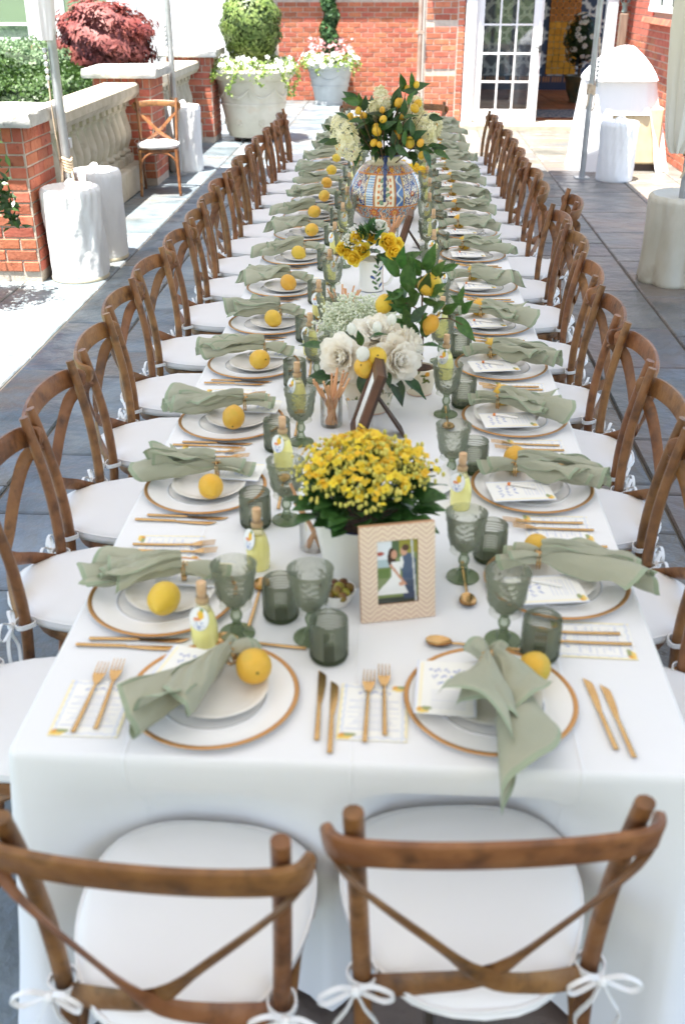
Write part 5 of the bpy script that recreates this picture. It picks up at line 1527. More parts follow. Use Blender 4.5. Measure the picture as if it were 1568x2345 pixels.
def peony_mesh(seed, R=.085):
    r = random.Random(seed); b = MB()
    for (n, L, W, e0, e1, z0) in ((8, R * 1.0, R * .98, .15, -.12, 0), (9, R * .95, R * .84, .5, .3, .006), (10, R * .86, R * .66, .85, .7, .012), (10, R * .74, R * .52, 1.1, 1.05, .016), (9, R * .62, R * .42, 1.32, 1.35, .02), (7, R * .5, R * .32, 1.5, 1.7, .022)):
        o = r.uniform(0, 6)
        for k in range(n):
            petal(b, o + k * 2 * PI / n + r.uniform(-.15, .15), L * r.uniform(.85, 1.1), W * r.uniform(.85, 1.15), e0 + r.uniform(-.15, .15), e1 + r.uniform(-.25, .25), .006, z0, .45, .055, seed=r.uniform(0, 6))
    return b.mesh('peony_bloom', 'peony', angle=0)
def rose_mesh(seed, R=.036, mat='rose_yellow'):
    r = random.Random(seed); b = MB()
    for (n, L, W, e0, e1, z0) in ((5, R * 1.15, R * 1.4, .55, .35, 0), (5, R * 1.2, R * 1.2, .95, 1.0, .003), (5, R * 1.15, R * .95, 1.25, 1.45, .006), (4, R * 1.1, R * .7, 1.45, 1.75, .008), (3, R * 1.0, R * .45, 1.55, 1.85, .01)):
        o = r.uniform(0, 6)
        for k in range(n): petal(b, o + k * 2 * PI / n, L * r.uniform(.92, 1.06), W, e0 + r.uniform(-.08, .08), e1, .003, z0, .55, .03, seed=k, nu=5, nv=4)
    return b.mesh('rose_bloom', mat, angle=0)
roses = [rose_mesh(k) for k in range(3)]
wrose = rose_mesh(9, .045, 'white_bloom')

# kalanchoe in a white blue-rimmed pot
kx, ky = .0, .665
kp = thing('flowering_plant', 'yellow flowering potted plant in a white pot with blue rim, behind the photo frame', 'potted plant', (kx, ky, TZ + .001))
obj('pot', MB().lathe([(0, 0), (.085, 0), (.089, .004), (.1, .05), (.112, .11), (.121, .155), (.119, .157), (.112, .15), (.1, .1), (0, .1)], 48).mesh('pot', 'enamel'), kp)
obj('pot_rim', MB().lathe([(.1195, .152), (.1205, .1545), (.1205, .1565), (.119, .157), (.1165, .157)], 48).mesh('pot_rim', 'blue_rim'), kp)
obj('soil', MB().lathe([(.112, .14), (0, .145)], 24).mesh('soil', 'soil'), kp)
g = np.random.default_rng(61)
for k in range(85):
    a = g.uniform(0, 2 * PI); t = g.uniform(0, 1) ** .6; r_ = .05 + .08 * t
    d = (math.cos(a) * (.5 + t), math.sin(a) * (.5 + t), .95 - .62 * t)
    put_leaf(kp, leafK[k % 2], (r_ * math.cos(a), r_ * math.sin(a), .155 + .05 * (1 - t) + g.uniform(.005, .045)), d, g.uniform(.05, .08), g.uniform(-.4, .4), (0, 0, 1))
for k in range(90):
    a = g.uniform(0, 2 * PI); r_ = .03 + .075 * math.sqrt(g.uniform(0, 1)); h_ = g.uniform(.165, .235)
    put_leaf(kp, leafK[k % 2], (r_ * math.cos(a), r_ * math.sin(a), h_), (math.cos(a), math.sin(a), g.uniform(-.15, .7)), g.uniform(.045, .07), g.uniform(-.5, .5), (0, 0, 1))
fl1 = MB()
for k in range(4):
    a = k * PI / 2; petal(fl1, a, .0080, .0092, .3, -.05, .001, .0, .1, 0, nu=2, nv=2)
fl1.ball((0, 0, .001), .0022, 5, 3)
fl_me = fl1.mesh('flower', 'yellow_flower', angle=0)
bud_me = MB().ball((0, 0, 0), .0042, 6, 4, (1, 1, 1.3)).mesh('bud', 'bud_yellow')
stems = MB(); nfl = 0
for k in range(58):
    a = k * 2.39996; rr = .142 * math.sqrt((k + .5) / 58)
    cx_, cy_ = rr * math.cos(a), rr * math.sin(a); cz = .325 - 2.9 * rr * rr + g.uniform(-.012, .01)
    stems.sweep([(cx_ * .45, cy_ * .45, .17), (cx_ * .8, cy_ * .8, cz - .06), (cx_, cy_, cz - .012)], .0018, 4, 2)
    nf = 10 if k % 3 else 8
    for j in range(nf):
        if j < 5 + (k % 2):
            ox, oy, oz = g.normal(0, .012), g.normal(0, .012), g.uniform(-.008, .009)
            n_ = Vector((cx_ * 4 + g.normal(0, .4), cy_ * 4 + g.normal(0, .4) - .15, 1)); e = n_.to_track_quat('Z', 'Y').to_euler(); s = g.uniform(.7, 1.4)
            obj('flower', fl_me, kp, (cx_ + ox, cy_ + oy, cz + oz), (e.x, e.y, e.z), (s, s, s)); nfl += 1
bp_ = []
P = []
for k in range(58):
    a = k * 2.39996; rr = .15 * math.sqrt((k + .5) / 58)
    for j in range(12): P.append((rr * math.cos(a) + g.normal(0, .017), rr * math.sin(a) + g.normal(0, .017), .318 - 2.9 * rr * rr + g.uniform(-.03, .012)))
src = MB().ball((0, 0, 0), 1, 5, 3, (1, 1, 1.4))
obj('buds', scatter_mesh('buds', src, np.array(P), np.tile([0, 0, 1.], (len(P), 1)), .0042, 'bud_yellow', 3, True), kp, kind='stuff')
obj('flower_stalks', stems.mesh('flower_stalks', 'leaf_kal'), kp)

# photo frames
def frame_thing(label, p, rz, w, h, bw, lean, face_mat, back=False, photo=True, depth=.014):
    t = thing('photo_frame', label, 'photo frame', p, rz)
    R_ = Matrix.Rotation(-lean, 3, 'X')
    def bar(name, x0, x1, z0, z1):
        b = MB(); nx = max(2, int((x1 - x0) / .0014)); nz = max(2, int((z1 - z0) / .0014))
        b.grid(lambda u, v: (x0 + (x1 - x0) * u, 0, z0 + (z1 - z0) * v), nx, nz)
        b.add([(x0, 0, z0), (x1, 0, z0), (x1, 0, z1), (x0, 0, z1), (x0, depth, z0), (x1, depth, z0), (x1, depth, z1), (x0, depth, z1)], [(0, 4, 5, 1), (1, 5, 6, 2), (2, 6, 7, 3), (3, 7, 4, 0), (4, 7, 6, 5)], 1)
        b.v = [tuple(R_ @ Vector(q)) for q in b.v]
        vert = (z1 - z0) > (x1 - x0)
        me = b.mesh('border', [face_mat, 'frame_edge' if photo else 'dark_wood'], smooth=False)
        if face_mat == 'frame_bone':
            Ri = np.array(R_.transposed())
            def cols(co):
                q = co @ Ri.T; x, z = q[:, 0], q[:, 2]
                if vert: xx = np.abs(x - (x0 + x1) / 2); ln = ((z - xx * .9) / .0115) % 1
                else: zz = np.abs(((x - x0) / .012) % 2 - 1) * .012; ln = ((z - z0 + zz * .9) / .0115) % 1
                c = np.where((ln < .36)[:, None], np.array(lin(240, 222, 196)[:3]), np.array(lin(216, 188, 166)[:3]))
                return c
            set_cols(me, cols)
        return obj(name, me, t)
    if photo:
        bar('border', -w / 2, -w / 2 + bw, 0, h); bar('border', w / 2 - bw, w / 2, 0, h)
        bar('border', -w / 2 + bw, w / 2 - bw, 0, bw * 1.05); bar('border', -w / 2 + bw, w / 2 - bw, h - bw * .95, h)
        x0, x1, z0, z1 = -w / 2 + bw, w / 2 - bw, bw * 1.05, h - bw * .95
        b = MB(); b.grid(lambda u, v: tuple(R_ @ Vector((x0 + (x1 - x0) * u, .004, z0 + (z1 - z0) * v))), 56, 80)
        me = b.mesh('photograph', 'photo', smooth=False)
        Ri = np.array(R_.transposed())
        def pc(co):
            q = co @ Ri.T; x = (q[:, 0] - x0) / (x1 - x0); z = (q[:, 2] - z0) / (z1 - z0)
            n = len(x); c = np.tile(np.array(lin(126, 140, 92)[:3]), (n, 1))
            S = lambda m, rgb: c.__setitem__(m, lin(*rgb)[:3])
            S((z > .62) & (x < .42), (226, 232, 236)); S((z > .58) & (z < .7) & (x < .35), (176, 196, 200)); S((z > .4) & (z < .56) & (x < .3), (104, 128, 70)); S((z > .78) & (x > .5), (150, 146, 66)); S((x > .36) & (x < .55) & (z > .72), (84, 104, 76))
            S(z < .1, (66, 70, 62)); S((np.hypot((x - .08) / .1, (z - .8) / .03) < 1), (170, 84, 74))
            E = lambda cx, cz, rx, rz: np.hypot((x - cx) / rx, (z - cz) / rz) < 1
            S((x > .57 + .08 * (1 - z)) & (x < .95) & (z < .68) & (z > .1), (78, 92, 116)); S(E(.75, .62, .2, .16), (84, 98, 122))
            S((x > .66) & (x < .9) & (z < .34) & (z > .06), (70, 80, 100)); S(E(.66, .82, .085, .075), (206, 160, 134)); S(E(.7, .87, .09, .05), (88, 66, 52)); S(E(.6, .64, .045, .1), (232, 232, 228))
            S(E(.36, .72, .1, .16), (64, 46, 40)); S(E(.42, .77, .075, .07), (204, 154, 128))
            S((np.abs(x - .46) < .11 + .0 * z) & (z < .66) & (z > .36), (238, 236, 232)); S((z < .42) & (z > .14) & (x > .44 - .42 * (.42 - z) / .28 - .1) & (x < .56 + .2 * (.42 - z) / .28), (236, 234, 230))
            S(np.abs(x - (.32 + .38 * (.62 - z) / .34)) < .035 * ((z < .62) & (z > .28)), (202, 148, 120)); S(E(.6, .3, .08, .035), (204, 152, 124))
            S((np.abs(x - .9 - .1 * (.5 - z)) < .022), (206, 208, 206))
            return c
        set_cols(me, pc); obj('photograph', me, t)
        b = MB(); b.box(-.025, .025, .0, .004, .0, h * .72)
        b.v = [tuple(Matrix.Rotation(.42, 3, 'X') @ Vector(q) + Vector((0, .085, 0)) + Vector((0, 0, 0))) for q in b.v]
    return t, R_
frame_thing('bone herringbone photo frame with a wedding couple picture, leaning before the yellow plant', (.083, .452, TZ + .002), .235, .163, .218, .037, .17, 'frame_bone')
f2, R2 = frame_thing('dark wooden picture frame seen edge on with its easel leg out, behind the yellow plant', (-.062, 1.45, TZ + .002), -1.5, .17, .235, .03, .32, 'frame_bone', photo=False)
M['frame_dark'] = pm('frame_dark', lin(104, 68, 46), lin(86, 56, 38), rough=.5, scale=14)
def side_frame(t, w, h, lean, thick=.016):
    R_ = Matrix.Rotation(-lean, 3, 'X')
    def tilt(b): b.v = [tuple(R_ @ Vector(q)) for q in b.v]; return b
    obj('border', tilt(MB().box(-w / 2, -w / 2 + .03, -.004, thick, 0, h)).mesh('border', 'frame_dark', smooth=False), t)
    obj('border', tilt(MB().box(w / 2 - .03, w / 2, -.004, thick, 0, h)).mesh('border', 'frame_dark', smooth=False), t)
    obj('border', tilt(MB().box(-w / 2 + .03, w / 2 - .03, -.004, thick, 0, .03)).mesh('border', 'frame_dark', smooth=False), t)
    obj('border', tilt(MB().box(-w / 2 + .03, w / 2 - .03, -.004, thick, h - .03, h)).mesh('border', 'frame_dark', smooth=False), t)
    obj('picture', tilt(MB().box(-w / 2 + .03, w / 2 - .03, .002, .006, .03, h - .03)).mesh('picture', 'paper', smooth=False), t)
    obj('backing', tilt(MB().box(-w / 2, w / 2, thick, thick + .009, 0, h)).mesh('backing', 'dark_wood', smooth=False), t)
    y0 = (h * .62) * math.sin(lean) + thick; z0 = h * .62 * math.cos(lean)
    b = MB(); b.add([(-.012, y0, z0), (.012, y0, z0), (.03, y0 + .085, .012), (.02, y0 + .092, 0), (-.02, y0 + .092, 0), (-.03, y0 + .085, .012)] + [(-.012, y0 + .006, z0 + .004), (.012, y0 + .006, z0 + .004), (.03, y0 + .091, .016), (.02, y0 + .098, .0), (-.02, y0 + .098, .0), (-.03, y0 + .091, .016)], [(5, 4, 3, 2, 1, 0), (6, 7, 8, 9, 10, 11)] + [(i, (i + 1) % 6, (i + 1) % 6 + 6, i + 6) for i in range(6)])
    obj('easel_leg', b.mesh('easel_leg', 'dark_wood', smooth=False), t)
side_frame(f2, .17, .235, .32)
f3, _ = frame_thing('dark wooden picture frame with a twisted edge in front of the painted vase', (.05, 3.72, TZ + .002), -1.6, .17, .23, .03, .3, 'frame_bone', photo=False)
side_frame(f3, .17, .23, .3)

# straw jars
def straw_jar(label, x, y, seed, n=18, L=.17):
    r = random.Random(seed)
    t = thing('straw_jar', label, 'jar', (x, y, TZ + .001))
    obj('glass', MB().lathe([(0, 0), (.032, 0), (.034, .003), (.0345, .1), (.033, .1), (.0325, .006), (0, .005)], 28).mesh('glass', 'clear_glass'), t)
    for k in range(n):
        a = r.uniform(0, 6.28); b_ = a + PI + r.uniform(-.8, .8)
        p = Vector((.022 * math.cos(b_), .022 * math.sin(b_), .008)); q = Vector((.031 * math.cos(a), .031 * math.sin(a), .1))
        d = (q - p).normalized()
        st_me = MB().sweep([(0, 0, 0), (0, 0, L)], .0036, 7, 1).mesh('straw', 'straw') if 'straw' not in bpy.data.meshes else bpy.data.meshes['straw']
        obj('straw', st_me, t, p, d.to_track_quat('Z', 'Y').to_euler(), (1, 1, r.uniform(.85, 1.08)))
    return t
straw_jar('glass jar of tan straws in front of the peony vase', -.13, 1.53, 1)
straw_jar('glass jar of tan straws half hidden behind the yellow potted plant', -.125, .76, 2, n=7, L=.16)
straw_jar('glass jar of tan straws behind the cloud of baby breath', -.14, 2.5, 3)
straw_jar('glass jar of tan straws at the foot of the painted vase', .035, 3.95, 4, n=20, L=.2)

# olive bowl
ob = thing('olive_bowl', 'small white bowl of olives beside the white flower pot', 'bowl', (-.055, .515, TZ + .001))
obj('bowl', MB().lathe([(0, 0), (.025, 0), (.03, .006), (.042, .035), (.0425, .038), (.04, .037), (.03, .014), (0, .008)], 32).mesh('bowl', 'porcelain'), ob)
ol_me = MB().ball((0, 0, 0), .0105, 10, 7, (1.3, 1, 1)).mesh('olive', 'olive')
for k in range(11):
    a = k * 2.4; r_ = .006 + .0085 * math.sqrt(k)
    obj('olive', ol_me, ob, (r_ * math.cos(a), r_ * math.sin(a), .034 + .008 * (k < 4)), (0, .3 * (k % 3), a))

# painted pots
def lemon_pot_cols(R, H, seed):
    g = np.random.default_rng(seed)
    spr = [(g.uniform(0, 2 * PI), g.uniform(.2, .85) * H, g.uniform(0, 6.28)) for _ in range(11)]
    def fn(co):
        a = np.arctan2(co[:, 1], co[:, 0]); z = co[:, 2]
        c = np.tile(np.array(lin(232, 218, 192)[:3]), (len(a), 1))
        for (a0, z0, th) in spr:
            for q in range(5):
                ph = th + q * 1.25; cx = .013 * math.cos(th) * (q - 2) ; cz = .013 * math.sin(th) * (q - 2)
                da = ((a - a0 + PI) % (2 * PI) - PI) * R - cx - .007 * math.cos(ph); dz = z - z0 - cz - .007 * math.sin(ph)
                u = da * math.cos(ph) + dz * math.sin(ph); v = -da * math.sin(ph) + dz * math.cos(ph)
                c[np.hypot(u / .011, v / .0042) < 1] = lin(96, 104, 44)[:3]
            da = ((a - a0 + PI) % (2 * PI) - PI) * R - .012; dz = z - z0 - .012
            c[np.hypot(da, dz) < .0085] = lin(226, 160, 60)[:3]
        c[co[:, 2] < .004] = lin(220, 180, 150)[:3]
        return c
    return fn
def painted_pot(R0, R1, R2, H, seed, name='pot'):
    pr = [(R0 * .9, 0)] + [(R0 + (R1 - R0) * math.sin(t * PI / 1.6) + (R2 - R1) * max(0, t - .6) / .4 * .9, H * t) for t in [k / 40 for k in range(41)]]
    b = MB(); b.lathe(pr, 110, capb=True); rt = pr[-1][0]
    b.lathe([(rt, H), (rt - .006, H + .001), (rt - .008, H * .8), (0, H * .8)], 110)
    me = b.mesh(name, 'print_gloss', angle=50); set_cols(me, lemon_pot_cols(R1, H, seed)); return me

# peony vase
pv = thing('peony_vase', 'cream lemon-painted vase of white peonies and lemons', 'flower vase', (-.02, 1.68, TZ + .001))
obj('vase', painted_pot(.068, .085, .082, .125, 3, 'vase'), pv)
pm_ = [peony_mesh(1), peony_mesh(2), peony_mesh(3)]
for k, (p, d, s) in enumerate((((-.08, -.05, .185), (-.5, -.75, .35), 1.05), ((.088, -.055, .18), (.55, -.75, .3), 1.1), ((.02, .01, .245), (.1, -.5, .9), 1.0), ((.13, .02, .2), (.9, -.2, .4), .9), ((-.02, .08, .21), (-.3, .4, .8), .9))):
    e = Vector(d).to_track_quat('Z', 'Y').to_euler(); q = Vector(d).normalized() * .03
    obj('peony_bloom', pm_[k % 3], pv, (p[0] - q.x, p[1] - q.y, p[2] - q.z), e, (s, s, s))
for p, rz in (((-.018, -.145, .185), 1.2), ((.02, -.135, .212), 1.8)):
    obj('lemon', lem_mes[1], pv, (p[0], p[1], p[2] - .03), (.2, .5, rz), (1, 1, 1))
for p in ((-.014, -.15, .232), (-.05, -.12, .3), (.026, -.1, .3), (.07, -.02, .3)):
    obj('bud', MB().ball((0, 0, 0), .021, 12, 8, (1, 1, 1.15)).mesh('bud', 'white_bloom') if 'bud.001' not in bpy.data.meshes else bpy.data.meshes['bud.001'], pv, p, (0, 0, 0), (1, 1, 1) if p[2] < .25 else (.7, .7, .8))
g = np.random.default_rng(71)
for k, (p, d, s) in enumerate((((-.1, -.06, .13), (-.9, -.3, .1), .09), ((.08, -.08, .14), (.4, -.6, -1), .1), ((-.02, -.09, .15), (.1, -.7, -1), .08), ((-.03, -.1, .25), (-.6, -.4, .7), .07), ((.0, -.11, .27), (.7, -.4, .4), .07), ((.16, -.02, .22), (1, -.3, .2), .08), ((-.09, -.03, .11), (-.7, -.5, -.5), .08), ((.11, -.06, .13), (.8, -.4, -.5), .1), ((-.13, 0, .2), (-1, -.1, .3), .09), ((-.02, -.1, .24), (-.2, -.3, 1), .06), ((.13, .05, .27), (.6, 0, .8), .08), ((.05, -.09, .16), (.3, -.9, -.3), .07))):
    put_leaf(pv, leafB[k % 3], p, d, s, g.uniform(-.5, .5))
stm = MB()
for k in range(9): a = k * .7; stm.sweep([(.03 * math.cos(a), .03 * math.sin(a), .05), (.06 * math.cos(a), .06 * math.sin(a), .18)], .003, 5, 1)
obj('stems', stm.mesh('stems', 'leaf_dark'), pv)
tgc = thing('gift_tag', 'small cream card leaning on the peony vase', 'card', (-.055, 1.575, TZ + .035), rot=(D2R(75), D2R(-8), D2R(-12)), me=MB().box(-.026, .026, -.03, .03, 0, .001).mesh('gift_tag', 'paper', smooth=False))

# baby's breath
bb = thing('gypsophila_vase', 'cloud of white baby breath in a low glass behind the peonies', 'flower vase', (-.06, 2.05, TZ + .001))
obj('vase', MB().lathe([(0, 0), (.045, 0), (.05, .06), (.046, .11), (.043, .11), (.046, .06), (.04, .005), (0, .005)], 28).mesh('vase', 'porcelain'), bb)
P, d = shell_points(2600, (0, 0, .16), (.155, .14, .105), 72, inner=.35, lumps=.1, zmin=-.5)
obj('blossoms', scatter_mesh('blossoms', MB().ball((0, 0, 0), 1, 5, 3), P, d, .0045, 'gyp', 72, True), bb, kind='stuff')
obj('sprigs', leaf_cloud('sprigs', P[::3] * .92, .02, 'trail_leaf', d[::3], seed=73, aspect=.15), bb, kind='stuff')

# lemon tree in a painted pot
lt = thing('lemon_tree', 'small potted lemon tree with fruit beside the peonies', 'potted plant', (.147, 1.83, TZ + .001))
obj('pot', painted_pot(.043, .053, .052, .088, 8), lt)
obj('soil', MB().lathe([(.047, .084), (.03, .09), (0, .092)], 20).mesh('soil', 'soil'), lt)
off = Vector((.147, 1.83, TZ))
b = MB(); b.sweep([(0, 0, .07), (.004, -.01, .19), (.002, -.02, .25), (-.002, -.02, .31), (-.004, -.02, .38), (-.03, -.03, .45)], lambda t: .0055 * (1 - .7 * t), 7, 4)
for p, q in (((.0, -.02, .23), (.1, -.04, .3)), ((0, -.02, .28), (-.1, -.04, .32)), ((0, -.02, .34), (.04, -.05, .4)), ((0, -.02, .33), (-.06, -.04, .4)), ((.04, -.03, .26), (.13, -.05, .25))):
    b.sweep([p, ((p[0] + q[0]) / 2, (p[1] + q[1]) / 2, (p[2] + q[2]) / 2 + .012), q], lambda t: .003 * (1 - .5 * t), 5, 3)
obj('trunk', b.mesh('trunk', 'bark'), lt)
for k, p in enumerate(((.136, 1.80, 1.132), (.167, 1.79, 1.147), (.043, 1.8, 1.072), (.189, 1.79, 1.021))):
    q = Vector(p) - off; s = .72 if k == 0 else .82
    obj('lemon', lem_mes[k], lt, (q.x, q.y, q.z - .03 * s), (0, .9, k * 1.3), (s, s, s))
TL = [((0.142, 1.8, 1.098), (0.163, 1.75, 1.181)), ((0.071, 1.8, 1.158), (0.018, 1.75, 1.232)), ((0.096, 1.8, 1.106), (0.1, 1.75, 1.231)), ((0.074, 1.8, 1.184), (0.079, 1.75, 1.262)), ((0.13, 1.8, 1.176), (0.107, 1.75, 1.231)), ((0.152, 1.8, 1.177), (0.173, 1.75, 1.263)), ((0.131, 1.8, 1.159), (0.118, 1.75, 1.21)), ((0.168, 1.8, 1.098), (0.207, 1.75, 1.152)), ((0.174, 1.8, 1.16), (0.202, 1.75, 1.215)), ((0.091, 1.8, 1.07), (0.033, 1.75, 1.123)), ((0.1, 1.8, 1.062), (0.132, 1.75, 1.116)), ((0.129, 1.8, 1.084), (0.101, 1.75, 1.137)), ((0.11, 1.8, 0.994), (0.088, 1.75, 1.072)), ((0.106, 1.8, 0.985), (0.035, 1.75, 1.035)), ((0.16, 1.8, 0.959), (0.156, 1.75, 1.042)), ((0.21, 1.8, 1.041), (0.257, 1.75, 1.088)), ((0.179, 1.8, 1.045), (0.206, 1.75, 1.087)), ((0.254, 1.8, 1.033), (0.313, 1.75, 0.968)), ((0.271, 1.8, 1.042), (0.299, 1.75, 1.097)), ((0.089, 1.8, 1.062), (0.051, 1.75, 1.115))]
for k, (p, q) in enumerate(TL):
    p, q = Vector(p) - off, Vector(q) - off; d = q - p
    put_leaf(lt, leafA[k % 3], p, d, d.length * 1.02, random.uniform(-.5, .5), (0, -1, .5))

for k in range(34):
    p, q = TL[k % len(TL)]; p = Vector(p) - off + Vector((random.uniform(-.03, .03), random.uniform(-.02, .06), random.uniform(-.03, .03)))
    put_leaf(lt, leafA[k % 3], p, (random.uniform(-1, 1), random.uniform(-.4, 1), random.uniform(-.4, 1)), random.uniform(.055, .08), random.uniform(-.8, .8), (0, -1, .5))

# pitcher of yellow roses
pt = thing('rose_pitcher', 'white hand painted pitcher of yellow roses with the handle towards the cart', 'pitcher', (-.05, 3.1, TZ + .001))
def pitcher_cols(co):
    a = np.arctan2(co[:, 1], co[:, 0]); z = co[:, 2]
    c = np.tile(np.array(lin(240, 238, 230)[:3]), (len(a), 1))
    c[z > .132] = lin(226, 220, 206)[:3]
    a0 = -1.02
    da = ((a - a0 + PI) % (2 * PI) - PI) * .055
    c[(np.abs(da - .008 * np.sin(z * 70)) < .0013) & (z > .015) & (z < .12)] = lin(60, 70, 60)[:3]
    for k in range(9):
        z0 = .02 + .012 * k; s = 1 if k % 2 else -1
        cx, cz = s * .014 + .008 * math.sin(z0 * 70), z0; th = .6 * s
        u = (da - cx) * math.cos(th) + (z - cz) * math.sin(th); v = -(da - cx) * math.sin(th) + (z - cz) * math.cos(th)
        q = np.hypot(u / .0125, v / .0055)
        c[q < 1] = lin(*((60, 110, 50), (40, 80, 150), (80, 120, 50))[k % 3])[:3]
        c[(np.abs(q - 1) < .12)] = lin(36, 46, 40)[:3]
    da2 = ((a + .25 + PI) % (2 * PI) - PI) * .055
    c[(np.abs(da2) < .006) & (z < .12)] = lin(190, 120, 70)[:3]
    return c
me = MB().lathe([(0, .002), (.05, 0), (.056, .004)] + [(.057 - .004 * math.sin(k / 40 * PI), .004 + .13 * k / 40) for k in range(41)] + [(.06, .138), (.057, .139), (.053, .12), (.05, .1), (0, .1)], 130).mesh('pitcher_body', 'print_gloss', angle=50)
set_cols(me, pitcher_cols); obj('pitcher_body', me, pt)
obj('handle', MB().sweep([(.055, -.01, .12), (.085, -.02, .118), (.096, -.024, .08), (.08, -.02, .04), (.056, -.012, .025)], (.006, .008), 8, 5).mesh('handle', 'porcelain'), pt)
off = Vector((-.05, 3.1, TZ))
for k, (p, s) in enumerate((((-0.146, 3.03, 0.936), 1.0), ((-0.09, 3.03, 0.95), 1.1), ((-0.18, 3.04, 0.955), .9), ((-0.125, 3.0, 0.922), 1.0), ((0.022, 3.03, 0.99), 1.15), ((0.05, 3.02, 0.945), 1.1), ((-0.117, 3.05, 1.005), .9), ((.06, 3.1, .96), 1.0), ((-.05, 3.16, .98), 1.0))):
    q = Vector(p) - off; d = Vector((q.x * 6, -1.0, (q.z - .16) * 6)).normalized()
    obj('rose_bloom', roses[k % 3], pt, q - d * .025, d.to_track_quat('Z', 'Y').to_euler(), (s, s, s))
obj('white_rose', wrose, pt, (.03, 0, .25), (.4, .2, 0))
g = np.random.default_rng(75)
for k in range(46):
    a = g.uniform(0, 6.28); e = g.uniform(-.2, 1.4)
    d = Vector((math.cos(a) * math.cos(e), math.sin(a) * math.cos(e), math.sin(e)))
    p = Vector((-.01, -.01, .15)) + Vector((d.x * .05, d.y * .05, abs(d.z) * .10))
    put_leaf(pt, leafA[k % 3] if k % 2 else leafB[k % 3], p, d, g.uniform(.055, .085), g.uniform(-.8, .8))
n = 220; P = np.stack([-.085 + g.normal(0, .02, n), -.03 + g.normal(0, .02, n), .215 + g.normal(0, .025, n)], 1)
obj('white_filler', scatter_mesh('white_filler', MB().ball((0, 0, 0), 1, 5, 3), P, g.normal(size=(n, 3)), .005, 'white_bloom', 76, True), pt, kind='stuff')

# cloth pouches
def pouch(label, x, y, rz, s=1.0):
    t = thing('cloth_pouch', label, 'pouch', (x, y, TZ + .001), rz)
    b = MB()
    def fn(u, v):
        a = v * 2 * PI; t_ = u
        w = .05 * (math.sin(min(1, t_ * 1.25) * PI * .62) ** .6) if t_ < .72 else .05 * max(.22, 1 - (t_ - .72) * 6) if t_ < .85 else .011 + .11 * (t_ - .85) * 1.6
        h = .024 * (w / .05) ** .6 * (1 if t_ < .8 else .8)
        return (-.07 + .16 * t_, w * math.cos(a) * (1 + .06 * math.sin(6 * a + t_ * 9)), max(.0, h + h * math.sin(a) * (1 + .1 * math.sin(5 * a))))
    b.grid(fn, 22, 24); b.v = [(x_ * s, y_ * s, z_ * s) for x_, y_, z_ in b.v]
    obj('bag', b.mesh('bag', 'pouch', angle=0), t)
    obj('drawstring', MB().sweep([(.065 * s, .013 * math.cos(a) * s, .02 * s + .013 * math.sin(a) * s) for a in [i * PI / 5 for i in range(11)]] + [(.07 * s, .04 * s, .004), (.085 * s, .06 * s, .003)], .0016, 5, 1).mesh('drawstring', 'twine'), t)
pouch('white drawstring pouch lying right of the painted vase base', .215, 3.93, .1, 1.1)
# folded cream cloth beside the potted plant
b = MB()
def folded(u, v):
    x = -.055 + .11 * u; y = -.06 + .12 * v
    z = .028 * math.exp(-((x * .8 + y * .6 - .02) / .022) ** 2) * (1 - .4 * v) + .05 * max(0, 1 - abs(x - .01) / .05) * v ** 2 + .003
    return (x + .02 * v, y, z)
b.grid(folded, 24, 24)
fc = thing('cream_napkin', 'crumpled cream cloth beside a black pen, between plant and goblets', 'napkin', (.185, 1.12, TZ + .001), -.35, me=b.mesh('cream_napkin', 'pouch', angle=0))
thing('pen', 'black pen lying by the crumpled cream cloth', 'pen', (.135, 1.19, TZ + .006), me=MB().sweep([(-.06, -.03, 0), (.05, .025, 0), (.06, .03, 0)], lambda t: .004 if t < .9 else .0015, 8, 2).mesh('pen', 'iron'))

